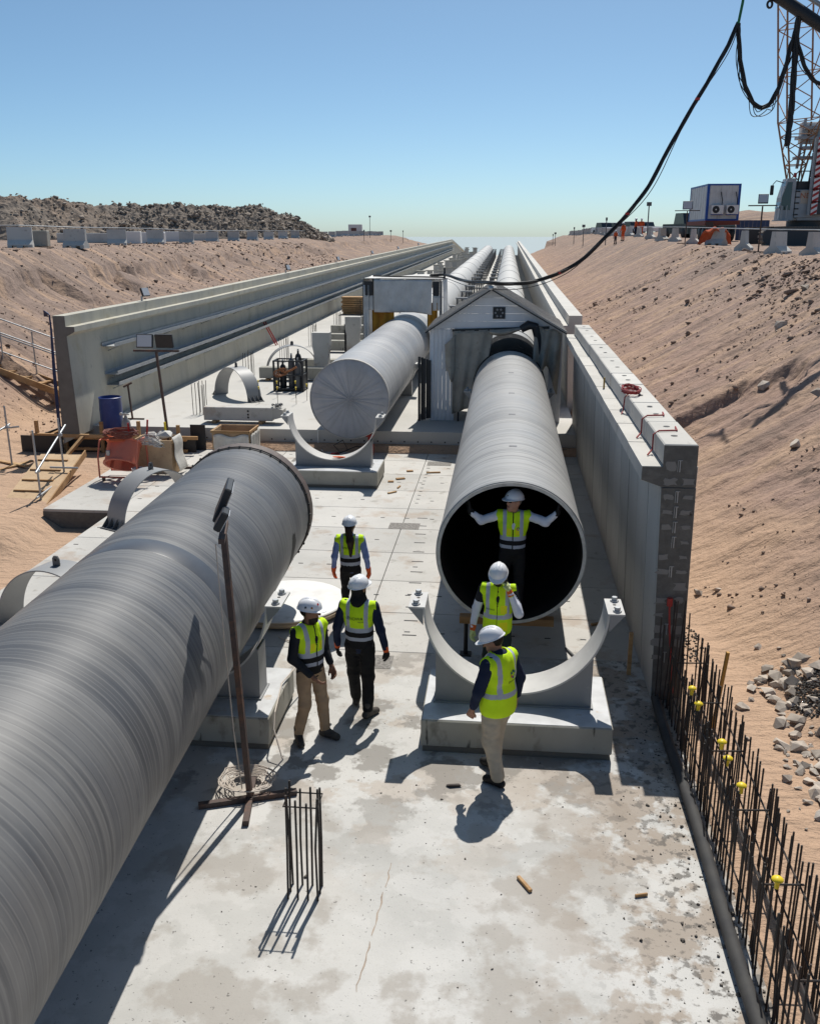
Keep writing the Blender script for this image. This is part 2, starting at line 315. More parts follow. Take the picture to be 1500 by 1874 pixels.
# ------------------------------------------------------------------ levels
def sm(a, b, x): t = np.clip((x-a)/(b-a), 0, 1); return t*t*(3-2*t)
RAMP0, RAMPK, YEND = 35.0, .0075, 205.0
def dz(Y): return max(0, min(Y, YEND)-RAMP0)*RAMPK          # rise of the upper slab, walls and pipes
def Zg(X, Y):
    X = np.asarray(X, float); Y = np.asarray(Y, float)
    ramp = np.clip(np.minimum(Y, YEND)-RAMP0, 0, None)*RAMPK
    # right bench and slope
    zr = np.interp(Y, [0, 40, 62, 99, 160, 230, 300], [4.7, 4.93, 5.18, 5.55, 6.0, 5.75, 5.6])
    footR = np.interp(Y, [0, 6, 10, 14, 20, 30, 300], [5.0, 4.4, 3.7, 3.0, 2.5, 2.4, 2.4])
    crestR = np.interp(Y, [0, 40, 60, 100, 200], [10.0, 10.6, 10.9, 12.2, 14])
    flR = np.interp(Y, [0, 14, 24, 40, 300], [.0, .05, .5, 1.0, 1.6])
    t = np.clip((X-footR)/(crestR-footR), 0, 1)
    hr = flR + (zr-flR)*(t**1.12*.85 + .15*sm(0, 1, t))
    # left bench and slope
    zl = np.interp(Y, [0, 45, 90, 220, 300], [5.05, 5.1, 5.16, 5.72, 5.7])
    crestL = np.interp(Y, [0, 45, 60, 90, 220], [-21.5, -21.3, -22.6, -25.6, -30])
    flL = np.interp(Y, [0, 16, 19, 21, 26, 60, 200], [-.5, -.47, -.42, -.15, .1, .8, 1.9])
    footL = np.where(Y < 30, -14.5, -13.6)
    tl = np.clip((X-footL)/(crestL-footL), 0, 1)
    hl = flL + (zl-flL)*(tl**1.05*.8 + .2*sm(0, 1, tl))
    inner = np.where(Y < 25, -.45, .2 + ramp*.9)
    h = np.where(X > 2.1, hr, np.where(X < -8.6, np.where(X < -11.9, hl, np.where(Y < 25.2, flL, inner)), inner))
    pad = sm(-9.75, -10.1, X)*sm(16.6, 17.6, Y)*(Y < 25.2)*(X > -14.5)*(1-sm(-13, -14.5, X)); h = h*(1-pad)+pad*-.035
    sl = np.where(X > 2.1, t, tl); on = np.clip(sl*4, 0, 1)*np.clip((1-sl)*6+.25, 0, 1)*((X > 2.1) | (X < -12))
    h = h + on*(.07*fbm(X*.35, Y*.9, 3.1, 4) + .05*fbm(X*.7, Y*2.6, 8.8, 4) + .035*fbm(X*3.2, Y*3.8, 1.7, 3))
    # erosion ledges near the crests
    e = fbm(X*.25, Y*.16, 5.5, 3)
    led = sm(.80, .815, sl + .10*e + .03*fbm(X*.9, Y*.9, 2.2, 3)) - 1
    h = h + np.where((X < -12) & (sl > .3), led*.5*np.clip((sl-.45)*4, 0, 1)*(e > -.15), 0)
    h = h + np.where(X > 2.4, .012*fbm(X*2.2, Y*2.2, 4.4, 3), 0) + np.where(X < -8.6, .02*fbm(X*1.1, Y*1.1, 7.4, 4), 0)
    flat = ((X > 12) | (X < -22)); h = h + flat*.10*fbm(X*.12, Y*.12, 9.1, 4)
    # a small wash-out on the right slope
    rr_ = np.sqrt(((X-5.2)/1.9)**2+((Y-22.8)/1.5)**2)+.16*fbm(X*.9, Y*.9, 3.3, 4); h = h - .34*(1-sm(.80, .97, rr_))*(X > 2.6)
    rk = np.clip((t-.62)*5, 0, 1)*np.clip((Y-20)/6, 0, 1)*np.clip((46-Y)/8, 0, 1)*(X > 3); h = h + rk*.13*np.maximum(0, fbm(X*1.3, Y*1.3, 6.6, 4)-.15)
    # far mounds on the right bench
    h = h + 3.6*np.exp(-((X-42)/11)**2-((Y-150)/22)**2) + 2.6*np.exp(-((X-30)/7)**2-((Y-128)/14)**2)
    # everything falls away behind the crest
    lim = np.where((X > -14) & (X < 10), 206, 262)
    h = h - np.clip(Y-lim, 0, 400)*.16 - np.clip(Y-lim-30, 0, 400)*.3
    return np.maximum(h, -14)
xs = np.concatenate([np.arange(-260, -30, 6), np.arange(-30, -12, .22), np.arange(-12, 2.2, .5), np.arange(2.2, 12.6, .09), np.arange(12.6, 30, .7), np.arange(30, 261, 7)])
ys = np.concatenate([np.arange(-8, 5, .5), np.arange(5, 30, .09), np.arange(30, 62, .22), np.arange(62, 125, .7), np.arange(125, 330, 3.5)])
XX, YY = np.meshgrid(xs, ys); ZZ = Zg(XX, YY); nx, ny = len(xs), len(ys)
me = bpy.data.meshes.new('ground'); ii = np.arange(nx*ny).reshape(ny, nx)
fq = np.stack([ii[:-1, :-1], ii[:-1, 1:], ii[1:, 1:], ii[1:, :-1]], -1).reshape(-1, 4)
me.vertices.add(nx*ny); me.vertices.foreach_set('co', np.stack([XX, YY, ZZ], -1).ravel())
me.loops.add(fq.size); me.loops.foreach_set('vertex_index', fq.ravel())
me.polygons.add(len(fq)); me.polygons.foreach_set('loop_start', np.arange(0, fq.size, 4))
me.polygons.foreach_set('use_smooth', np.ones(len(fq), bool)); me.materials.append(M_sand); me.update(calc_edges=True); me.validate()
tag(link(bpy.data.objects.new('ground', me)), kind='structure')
M_sea = mat('sea_hazed', (.30, .36, .37), .6, spec=.2)  # horizon haze is put into the pale base colour of the sea
b = MB(); b.add([(-9000, 200, -13.5), (9000, 200, -13.5), (9000, 15000, -13.5), (-9000, 15000, -13.5)], [(0, 1, 2, 3)])
tag(b.build('sea', M_sea), kind='structure')
# ------------------------------------------------------------------ slabs
YS = 25.3                                                    # step between lower and upper slab
fl = MB(); fl.box((-1.61, 3.15, -.26), (8.48, 18.3, .52), bev=.01)      # cast-in-place near slab  X -5.85..2.35, Y -6..12.3
near = tag(fl.build('lower_slab', M_slab), kind='structure')
bs = MB(); bs.box((-3.0, 18.8, -.31), (10.6, 13.0, .5)); bs.box((-7.1, 12, -.31), (2.4, 14, .5)); bs.box((-9.1, 22.0, -.31), (1.6, 6.3, .5))
base = tag(bs.build('panel_bed', M_rough), kind='structure')
def panel(x0, x1, y0, y1, z=0.0, th=.3):
    g = .011; m = MB(); m.box(((x0+x1)/2, (y0+y1)/2, z-th/2), (x1-x0-g, y1-y0-g, th), bev=.008)
    return m.build('panel', M_panel, base)
yl = [12.3, 13.75, 15.17, 16.67, 18.16, 19.64]
for a, c in zip(yl[:-1], yl[1:]):
    for x0, x1 in ((-5.9, -2.0), (-2.0, 2.0)):
        if a > 12.2 and x0 == -2.0 or True: panel(x0, x1, a, c)
for a, c in ((19.64, 21.13), (21.13, 22.69), (22.69, 24.17), (24.17, YS)):
    panel(-5.9, -2.0, a, c); panel(-2.0, 2.0, a, c)
for a, c in ((4, 6.0), (6.0, 8.2), (8.2, 10.4), (10.4, 12.6), (12.6, 14.8), (14.8, 17.0), (17.0, 18.85)): panel(-8.3, -5.9, a, c)
for a, c in ((18.85, 21.0), (21.0, 23.1), (23.1, YS)):
    panel(-8.3, -5.9, a, c); panel(-9.9 if a < 22 else -9.4, -8.3, a, c)
sl = MB()
for y in (13.0, 14.5, 15.9, 17.4, 18.9, 20.3, 21.9, 23.4, 24.6):
    for k in range(14):
        x = -5.6 + k*.52 + .1*math.sin(y*3)
        if random.random() < .8: sl.cur = 0; sl.box((x, y+random.uniform(-.02, .02), .001), (.085, .028, .006))
for y in np.arange(12.9, 19.4, .55): sl.box((-1.25 - (y-12)*.055, y, .001), (.21, .03, .006))
for y in np.arange(8.5, 24.5, 1.1):
    for x in (-8.1, -7.3, -6.5): sl.box((x, y+.35, .001), (.09, .03, .006))
for y in np.arange(20.1, 24.3, .33): sl.box((-1.86, y, .001), (.075, .028, .006))
tag(sl.build('grout_slots', M_black, base), kind='stuff')
gp = MB()
for x, y in ((-1.95, 18.35), (-1.62, 23.9), (-1.75, 11.95), (-5.2, 24.0)): gp.box((x, y, .001), (.62, .42, .008))
gp.build('grout_patch', mat('grout_patch', (.27, .255, .235), .95, layers=[dict(s=25, lo=.4, hi=.6, c=(.16, .15, .14))], bump=(60, .8, .01)), base)
# upper slab with its gentle rise, front step face
us = MB(); prof = [(YS, -.4), (YS, .55), (RAMP0, .55), (YEND, .55+dz(YEND)), (YEND+40, .55+dz(YEND)-6), (YEND+40, -7)]
us.prism([(y, z) for y, z in prof], 'x', -11.9, 2.0)
upper = tag(us.build('upper_slab', M_up), kind='structure')
hol = MB()
for k in range(26): hol.lathe([(0, -.004), (.022, -.004), (.022, 0)], 10, (-8.6+k*.37, YS-.001, .27), 'y')
tag(hol.build('tie_holes', M_black, upper), kind='stuff')
mb_ = MB(); mb_.box((-2.5, YS-.02, .03), (12.2, .03, .09)); mb_.build('membrane', mat('blue_membrane', (.02, .06, .17), .6), upper)
for k in range(6): pass
# ------------------------------------------------------------------ retaining walls
_T = ['twentieth', 'twenty-first', 'twenty-second', 'twenty-third', 'twenty-fourth', 'twenty-fifth', 'twenty-sixth', 'twenty-seventh', 'twenty-eighth', 'twenty-ninth', 'thirtieth', 'thirty-first', 'thirty-second']
def ordn(i): return (['first', 'second', 'third', 'fourth', 'fifth', 'sixth', 'seventh', 'eighth', 'ninth', 'tenth', 'eleventh', 'twelfth', 'thirteenth', 'fourteenth', 'fifteenth', 'sixteenth', 'seventeenth', 'eighteenth', 'nineteenth']+_T)[i]
# right precast wall Y 11.2 .. 27, one element about 1 m wide
rw = thing('retaining_wall', 'precast panel retaining wall with stepped cap blocks beside the right sand slope', 'wall', (2.1, 19, 0))
yw = list(np.linspace(11.2, 27.0, 17)); prev = None
wp = [(1.98, -.3), (2.34, -.3), (2.31, 2.8), (1.90, 2.8)]
pm = None
for i, (a, c) in enumerate(zip(yw[:-1], yw[1:])):
    if pm is None:
        m = MB(); m.prism(wp, 'y', 0, c-a-.024); pm = m.mesh('wall_panel', M_wallr)
    o = inst(pm, 'wall_panel', rw, (-2.1 + random.uniform(-.004, .004), a-19, 0))
cp = [(1.66, 3.06), (1.66, 2.89), (1.90, 2.805), (2.31, 2.805), (2.31, 3.06)]
yc = [11.2, 12.6, 13.9, 15.0, 16.1, 17.4, 18.9, 20.3, 21.8, 23.4, 25.2, 27.0]
for a, c in zip(yc[:-1], yc[1:]):
    m = MB(); m.prism([(p[0]+random.uniform(-.006, .006), p[1]+random.uniform(-.003, .003)) for p in cp], 'y', a+.014, c-.012); m.build('ledge_block', M_cap, rw, True)
yt = [11.2, 12.69, 14.21, 16.0, 17.3, 19.6, 21.96, 24.4, 27.0]
for a, c in zip(yt[:-1], yt[1:]):
    m = MB(); m.box((2.1+random.uniform(-.008, .008), (a+c)/2, 3.195+random.uniform(-.006, .006)), (.40, c-a-.03, .262), bev=.015); cb = m.build('cap_block', M_cap, rw, True)
    for q in ((a*.65+c*.35), (a*.25+c*.75)):
        h = MB(); h.lathe([(0, .003), (.042, .003)], 14, (2.1, q, 3.329)); h.build('lifting_hole', M_black, rw, True, True)
e = MB(); e.prism([(1.985, -.2), (2.335, -.2), (2.305, 2.8), (1.905, 2.8)], 'y', 11.196, 11.188)
e.prism([(1.665, 3.055), (1.665, 2.895), (1.905, 2.81), (2.303, 2.81), (2.298, 3.32), (1.902, 3.32), (1.902, 3.055)], 'y', 11.196, 11.188)
ef = e.build('end_face', M_rough, rw, True)
e = MB()
for z in np.arange(.6, 3.25, .19):
    if random.random() < .6:
        e.box((2.1, 11.183, z), (.012, .012, .14)); e.box((2.075, 11.183, z), (.006, .01, .14)); e.box((2.1, 11.183, z+.07), (.05, .01, .008))
    for sx in (-1, 1):
        if random.random() < .75:
            w_ = random.uniform(.06, .11); e.cur = 1; n_ = 8
            hh_ = random.uniform(.03, .085); pts = [(2.11+sx*random.uniform(.10, .125)+w_*random.uniform(.6, 1.1)*max(-.8, min(.8, 1.4*math.cos(t))), z+hh_*random.uniform(.6, 1.1)*max(-.8, min(.8, 1.4*math.sin(t)))) for t in np.linspace(0, 6.283, 11, endpoint=False)]
            e.prism(pts, 'y', 11.187, 11.184); e.cur = 0
e.build('end_channel', [M_zinc, mat('mortar_smear', (.24, .23, .215), .9, bump=(30, .4, .01))], rw, True)
# right cast wall Y 29.6 ..
def wall_run(name, label, prof, y0, y1, m, step=15, parent_loc=(0, 0, 0), seg='wall_segment'):
    t = thing(name, label, 'wall', parent_loc)
    y = y0
    while y < y1-.1:
        c = min(y+step, y1); n = len(prof); M_ = MB()
        vs = [(p[0], y+.012, p[1]+dz(y)) for p in prof]+[(p[0], c-.012, p[1]+dz(c)) for p in prof]
        M_.add(vs, [(i, (i+1) % n, n+(i+1) % n, n+i) for i in range(n)]+[tuple(range(n))[::-1], tuple(range(n, 2*n))])
        M_.build(seg, m, t, True); y = c
    return t
cw = wall_run('retaining_wall', 'long cast concrete wall running to the horizon behind the gable shed', [(1.98, .3), (1.9, 2.8), (1.66, 2.89), (1.66, 3.06), (1.9, 3.06), (1.9, 3.36), (2.3, 3.36), (2.34, .3)][::-1], 29.6, YEND, M_cap)
# left wall, with a corbel ledge and three cable trays
lprof = [(-11.50, .45), (-11.60, 3.12), (-11.37, 3.24), (-11.37, 3.38), (-11.61, 3.38), (-11.61, 3.66), (-11.94, 3.66), (-12.0, .2)]
lw = wall_run('retaining_wall', 'tall left retaining wall carrying three galvanised cable trays', lprof, 24.4, YEND, M_wall, 11.3)
M_ = MB(); n = len(lprof)
vs = [(p[0], YEND+.012, p[1]+dz(YEND)) for p in lprof]+[(p[0]+2.2, YEND+24, p[1]+dz(YEND)-3.2) for p in lprof]
M_.add(vs, [(i, (i+1) % n, n+(i+1) % n, n+i) for i in range(n)]+[tuple(range(n))[::-1], tuple(range(n, 2*n))]); M_.build('wall_segment', M_wall, lw, True)
m = MB(); m.prism([(-11.505, .5), (-11.605, 3.12), (-11.375, 3.24), (-11.375, 3.375), (-11.615, 3.375), (-11.615, 3.655), (-11.935, 3.655), (-11.99, .5)], 'y', 24.405, 24.395)
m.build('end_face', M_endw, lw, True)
for y0, z, w_ in ((26.46, 2.63, .34), (26.5, 1.82, .34), (26.55, 1.50, .34)):
    t = tag(link(bpy.data.objects.new('cable_tray', None)), None); t.parent = lw; t.empty_display_size = .1
    bpy.data.objects.remove(t)
    m = MB(); y = y0
    pr = [(-11.56, z+.10), (-11.56, z), (-11.16, z), (-11.16, z+.10), (-11.175, z+.10), (-11.175, z+.014), (-11.545, z+.014), (-11.545, z+.10)]
    while y < YEND:
        c = min(y+10, YEND); n = len(pr)
        vs = [(p[0], y+.01, p[1]+dz(y)) for p in pr]+[(p[0], c-.01, p[1]+dz(c)) for p in pr]
        m.add(vs, [(i, (i+1) % n, n+(i+1) % n, n+i) for i in range(n)]+[tuple(range(n))[::-1], tuple(range(n, 2*n))]); y = c
    tr = m.build('cable_tray', M_zinc, lw, True)
    bk = MB()
    for q in np.arange(y0+.4, 80, 2.2): bk.bar((-11.55, q, z-.16+dz(q)), (-11.2, q, z-.012+dz(q)), .03, .03)
    bk.build('bracket', M_zinc, tr, False)
    tr.children[0].location = (0, 0, 0)
# ------------------------------------------------------------------ pipes
def ring(m, r0, r1, y0, y1, n=64, c=0.0):
    m.lathe([(r1-c, y0), (r1, y0+c), (r1, y1-c), (r1-c, y1), (r0, y1), (r0, y0)] if c else [(r1, y0), (r1, y1), (r0, y1), (r0, y0)], n, ax='y', closed=True)
def pipe(name, label, x, y0, z0, x1, y1, z1, ro, ri, mo, group=None, seg=72, open_end=True):
    t = thing(name, label, 'pipe', (x, y0, z0), 0, group)
    L = math.dist((x, y0, z0), (x1, y1, z1))
    k = max(2, int(L/1.5)); yy = np.linspace(0, L, k)
    m = MB(); m.lathe([(ro, q) for q in yy], seg, ax='y'); b_ = m.build('barrel', mo, t, smooth=True)
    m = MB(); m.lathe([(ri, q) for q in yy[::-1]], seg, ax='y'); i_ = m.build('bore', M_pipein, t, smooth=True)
    m = MB(); m.lathe([(ri, .0), (ri, -.004), (ro-.004, -.004), (ro, 0)], seg, ax='y'); m.build('rim', M_rim, t, smooth=True)
    m = MB(); m.lathe([(ro, L), (ro-.004, L+.004), (ri, L+.004), (ri, L)], seg, ax='y'); m.build('rim', M_rim, t, smooth=True)
    d = Vector((x1-x, y1-y0, z1-z0)); t.rotation_euler = (math.atan2(d.z, math.hypot(d.x, d.y)), 0, math.atan2(-d.x, d.y))
    return t
ZC = 1.62
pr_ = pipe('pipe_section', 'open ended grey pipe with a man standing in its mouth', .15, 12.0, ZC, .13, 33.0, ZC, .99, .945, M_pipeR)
m = MB(); ring(m, .99, 1.003, .02, .34, 72, .004); m.build('end_band', M_pipeR, pr_, smooth=True)
m = MB()
for q in (2.2, 4.9, 7.3, 10.3):
    for k in range(5):
        a = math.pi/2-.09+k*.045; c = (math.cos(a)*.992, q, math.sin(a)*.992)
    a0, a1 = math.pi/2-.07, math.pi/2+.05
    m.lathe([(.9905, q), (.9935, q), (.9935, q+.1), (.9905, q+.1)], 6, ax='y', closed=True, a0=a0, a1=a1)
m.build('sticker', mat('sticker_grey', (.17, .17, .18), .6), pr_)
m = MB(); ring(m, .99, 1.012, 14.75, 19.5, 72, .01); m.build('black_wrap', mat('bitumen_wrap', (.013, .013, .014), .9, spec=.08, layers=[dict(s=3, lo=.62, hi=.66, c=(.2, .2, .2), f=.5, d=8)], bump=(8, .4, .02)), pr_, smooth=True)
pn = pipe('pipe_section', 'nearest dark wound pipe filling the left foreground', -3.97, 14.0, 1.58, -3.50, .6, 1.58, 1.02, .97, M_pipeN)
m = MB(); ring(m, 1.02, 1.045, .02, .26, 72, .006); cb = m.build('coupling_band', mat('coupling_brown', (.10, .075, .065), .6, layers=[dict(s=8, lo=.5, hi=.7, c=(.16, .12, .1))]), pn, smooth=True)
m = MB(); ring(m, 1.02, 1.03, .27, .31, 72); m.build('seal_line', M_black, pn, smooth=True)
m = MB()
for k in range(40):
    a = k*2*math.pi/40; m.box((math.cos(a)*1.05, .30, math.sin(a)*1.05), (.02, .05, .02), M=Matrix.Rotation(-a, 3, 'Y'))
m.build('bolt_row', M_black, cb)
m = MB(); m.lathe([(1.0205, 4.75), (1.0225, 4.76), (1.0225, 5.09), (1.0205, 5.1)], 72, ax='y'); m.build('resin_band', mat('resin_band', (.06, .064, .074), .36, layers=[dict(s=2, lo=.4, hi=.7, c=(.085, .088, .096))]), pn, smooth=True)
m = MB(); ng = 14
for (cy_, ca_, ry_, ra_) in ((1.52, math.pi+.18, .17, .30), (1.56, math.pi+.52, .10, .28), (1.48, math.pi+.50, .05, .30)):
    b0 = len(m.v); m.v.append((1.0222*math.cos(ca_), cy_, 1.0222*math.sin(ca_)))
    for k in range(1, 8):
        for i in range(ng):
            q = 2*math.pi*i/ng; a_ = ca_+k/7*ra_*math.sin(q)*(.9+.15*math.sin(i*2.3)); m.v.append((1.0224*math.cos(a_), cy_+k/7*ry_*math.cos(q)*(.9+.12*math.sin(i*1.7)), 1.0224*math.sin(a_)))
    for i in range(ng):
        i2 = (i+1) % ng; m.f.append((b0, b0+1+i, b0+1+i2)); m.m.append(0)
        for k in range(6): o_ = b0+1+k*ng; m.f.append((o_+i, o_+ng+i, o_+ng+i2, o_+i2)); m.m.append(0)
m.build('wet_stain', mat('wet_stain', (.022, .022, .022), .6, spec=.2), pn, smooth=True)
pl = pipe('pipe_section', 'pale grey pipe with its front end sealed by pleated plastic sheet', -3.98, 24.1, ZC, -3.98, 39.5, ZC+.03, 1.03, .98, M_pipeL)
m = MB(); NS = 96; m.add([(0, -.035, 0)], [])
for rr in (.10, .35, .7, .98, 1.028):
    for j in range(NS):
        a = 2*math.pi*j/NS; w_ = .006*math.sin(j*2.1)+.004*math.sin(j*.7+1)
        m.v.append((math.cos(a)*rr, -.03+(w_ if rr < 1 else 0)+(.026 if rr > 1 else 0)+(.03-.03*min(1, rr*6))*.2, math.sin(a)*rr))
for j in range(NS):
    m.f.append((0, 1+(j+1) % NS, 1+j)[::-1]); m.m.append(0)
    for q in range(4):
        m.f.append((1+q*NS+j, 1+q*NS+(j+1) % NS, 1+(q+1)*NS+(j+1) % NS, 1+(q+1)*NS+j)); m.m.append(0)
M_sheet = mat('plastic_sheet', (.40, .40, .42), .42, layers=[dict(s=2.5, lo=.4, hi=.7, c=(.34, .34, .35)), dict(s=6, lo=.6, hi=.7, c=(.36, .35, .33), f=.6)], bump=(8, .25, .02))
ec = m.build('end_cover', M_sheet, pl, smooth=True)
m = MB(); ring(m, 1.03, 1.045, -.03, .06, 72, .008); m.build('cover_hoop', M_rim, ec, smooth=True)
m = MB()
for k in range(26):
    a = k*2*math.pi/26+.07*math.sin(k*3.3); m.bar((math.cos(a)*.06, -.042, math.sin(a)*.06), (math.cos(a+.02)*1.0, -.04, math.sin(a+.02)*1.0), .008, .006)
m.build('pleat', mat('pleat', (.42, .42, .43), .5), ec)
for li, (px, nm, y0) in enumerate(((-3.98, 'left', 39.6), (.12, 'right', 33.1))):
    y = y0; i = 0
    while y < YEND-10:
        c = min(y+11.8, YEND-8); lab = f'{ordn(i)} pale pipe length beyond the ' + ('white tarp tent, on the left line' if li == 0 else 'gable shed, on the right line')
        t = pipe('pipe_section', lab, px, y+.01, ZC+dz(y), px, c-.01, ZC+dz(c), 1.0, .95, M_pipeF, 'far pipe lengths of the twin pipeline', seg=40)
        m = MB(); ring(m, 1.0, 1.02, -.14, .12, 40, .01); m.build('joint_band', mat('joint_band', (.36, .36, .355), .6) if 'joint_band' not in MT else MT['joint_band'], t, smooth=True)
        y = c; i += 1
# ------------------------------------------------------------------ steel saddles and their plinths
def make_saddle(label):
    t = thing('pipe_saddle', label, 'saddle', (0, 0, 0), 0, 'steel pipe saddles')
    rc, zc, w2 = 1.03, 1.62, .24                        # cradle radius, centre height above slab, half width
    a0, a1 = R(180+1), R(360-1); n = 40; m = MB()
    for j in range(n+1):
        a = a0+(a1-a0)*j/n
        for r_, yy_ in ((rc, -w2), (rc, w2), (rc+.022, w2), (rc+.022, -w2)): m.v.append((r_*math.cos(a), yy_, zc+r_*math.sin(a)))
    for j in range(n):
        for q in range(4):
            m.f.append((j*4+q, j*4+(q+1) % 4, (j+1)*4+(q+1) % 4, (j+1)*4+q)); m.m.append(0)
    m.f += [(3, 2, 1, 0), (n*4, n*4+1, n*4+2, n*4+3)]; m.m += [0, 0]
    m.build('cradle_plate', M_steell, t, smooth=True)
    for yy_ in (-.16, .16):
        poly = [(-.90, .425), (.90, .425), (.90, 1.03)] + [((rc+.022)*math.cos(a), zc+(rc+.022)*math.sin(a)) for a in np.linspace(R(360-33), R(180+33), 30)] + [(-.90, 1.03)]
        m = MB(); m.prism(poly, 'y', yy_-.009, yy_+.009); m.build('web_plate', M_steel, t)
    for x in (-.9, -.45, .0, .45, .9):
        top = zc - math.sqrt(max(0, (rc+.022)**2-x*x)) - .004 if abs(x) < .89 else 1.03
        m = MB(); m.box((x, 0, (.425+top)/2), (.014, .30 if abs(x) < .89 else .34, top-.43)); m.build('stiffener', M_steel, t)
    m = MB(); m.box((0, 0, .418), (1.86, .42, .016)); m.build('sole_plate', M_steel, t)
    for s in (-1, 1):
        m = MB(); m.prism([(s*1.03, 1.62), (s*1.035, 1.60), (s*1.22, 1.60), (s*1.22, 1.622), (s*1.03, 1.622)][::1], 'y', -w2, w2); f = m.build('flange', M_steell, t)
        for yy_ in (-.235, .235):
            m = MB(); m.prism([(s*1.05, 1.598), (s*1.05, 1.40), (s*1.21, 1.598)], 'y', yy_-.007, yy_+.004); m.build('gusset', M_steel, t)
        for yy_ in (-.16, .16):
            m = MB(); m.lathe([(0, .055), (.032, .055), (.034, .05), (.034, .018), (.05, .018), (.05, 0)], 6, (s*1.14, yy_, 1.624)); m.lathe([(.024, -.03), (.024, -.10), (0, -.10)], 8, (s*1.14, yy_, 1.624)); m.build('bolt', M_zinc, f)
        m = MB()
        for yy_ in (-.04, .05): m.lathe([(0, .002), (.02, .002)], 10, (s*1.13, yy_, 1.6225))
        m.build('bolt_hole', M_black, f)
    return t
def make_plinth(label):
    t = thing('concrete_plinth', label, 'plinth', (0, 0, 0), 0, 'concrete saddle plinths')
    m = MB(); m.box((0, 0, .235), (2.16, 1.32, .33), bev=.012); m.build('block', M_block, t)
    m = MB(); m.box((0, 0, .403), (2.13, 1.28, .008)); m.build('top_plate', M_plate, t)
    m = MB(); m.box((0, 0, .035), (2.12, 1.30, .068)); m.build('grout_bed', mat('grout_bed', (.15, .14, .12), .95, bump=(15, .6, .02)) if 'grout_bed' not in MT else MT['grout_bed'], t)
    return t
sd0 = make_saddle('empty steel pipe saddle in front of the open pipe mouth'); sd0.location = (.2, 10.27, 0)
pl0 = make_plinth('stained concrete plinth under the empty saddle behind the man in khaki'); pl0.location = (.24, 10.30, 0)
for x, y, z, ls, lp in ((-4.0, 21.85, 0, 'empty steel saddle below the sheet covered pipe end', 'concrete plinth of the empty saddle below the sheet covered pipe end'),
                       (-3.69, 10.12, 0, 'steel saddle carrying the nearest dark pipe', 'concrete plinth under the nearest dark pipe beside the man in beige trousers'),
                       (-3.98, 31.5, .0, 'steel saddle half way under the sheet covered pipe', 'concrete plinth half way under the sheet covered pipe'),
                       (.13, 25.9, 0, 'steel saddle at the mouth of the gable shed', None)):
    s = copy_tree(sd0); s.location = (x, y, z); s['label'] = ls
    if lp: p = copy_tree(pl0); p.location = (x+.04, y+.03, z); p['label'] = lp
# far supports: dark steel frames between the two lines
def make_frame():
    t = thing('pipe_support', 'far', 'support', group='steel frames between the far pipe lines')
    m = MB()
    for s in (-1, 1): m.box((s*.28, 0, .75), (.10, .3, 1.5))
    m.build('post', M_steeld, t); m = MB(); m.box((0, 0, 1.54), (.72, .36, .08)); m.build('top_beam', M_steel, t)
    m = MB(); m.box((0, 0, .3), (.5, .28, .08)); m.build('cross_beam', M_steeld, t); return t
fr0 = make_frame(); k = 0
for yi, y in enumerate(np.arange(38, 190, 5.9)):
    for x in (-2.55, -1.1):
        f = fr0 if k == 0 else copy_tree(fr0); f.location = (x, y, .55+dz(y)); k += 1
        f['label'] = f'{ordn(yi)} dark support frame behind the shed in the ' + ('left' if x < -2 else 'right') + ' row between the far pipes'
# ------------------------------------------------------------------ gable shed round the right pipe
M_siding = mat('siding', (.74, .75, .77), .5, rand=.08, layers=[dict(s=1.5, lo=.4, hi=.7, c=(.66, .67, .70)), dict(s=5, st=(1, 1, .3), lo=.62, hi=.72, c=(.40, .38, .36), f=.6, d=8)], bump=(6, .1, .01))
M_roofp = mat('roof_sheet', (.46, .435, .40), .6, layers=[dict(s=2, lo=.4, hi=.7, c=(.38, .36, .335)), dict(s=9, lo=.6, hi=.7, c=(.52, .5, .47), f=.6)])
M_canvas = mat('canvas', (.40, .365, .31), .95, layers=[dict(s=2.2, lo=.42, hi=.66, c=(.30, .27, .225)), dict(s=7, lo=.58, hi=.7, c=(.22, .2, .17), f=.6)], bump=[(9, .35, .03), (60, .2, .004)])
M_tarp = mat('white_tarp', (.66, .65, .63), .7, layers=[dict(s=1.3, lo=.42, hi=.65, c=(.52, .51, .49)), dict(s=5, st=(1, 1, .4), lo=.58, hi=.7, c=(.40, .385, .36), f=.6, d=8)], bump=[(2.5, .5, .06), (9, .35, .02)])
M_ochre = mat('ochre_cloth', (.50, .25, .03), .9, layers=[dict(s=3, lo=.4, hi=.7, c=(.36, .14, .02))], bump=(7, .4, .03))
M_corr = mat('black_sheet', (.022, .024, .028), .5)
sh = thing('gable_shed', 'weathered white gable shed straddling the right pipe', 'shed', (-.3, 28.9, .55))
y0, y1, xl, xr, ze, zr_, xm = 27.0, 30.6, -2.12, 1.58, 3.2, 4.3, -.42
def boards_v(x0, x1, z0, z1, y, w_=.115):
    x = x0
    while x < x1-.02:
        c = min(x+w_, x1); m = MB(); m.box(((x+c)/2, y, (z0+z1)/2), (c-x-.006, .028+random.uniform(0, .006), z1-z0), bev=.004); m.build('board', M_siding, sh, True); x = c
boards_v(xl, -1.42, .56, 3.17, y0); boards_v(1.22, xr, .56, 3.17, y0)
def roofz(x): return ze+(zr_-ze)*(1-abs(x-xm)/(xm-xl if x < xm else xr-xm))
z = ze-.02; k = 0
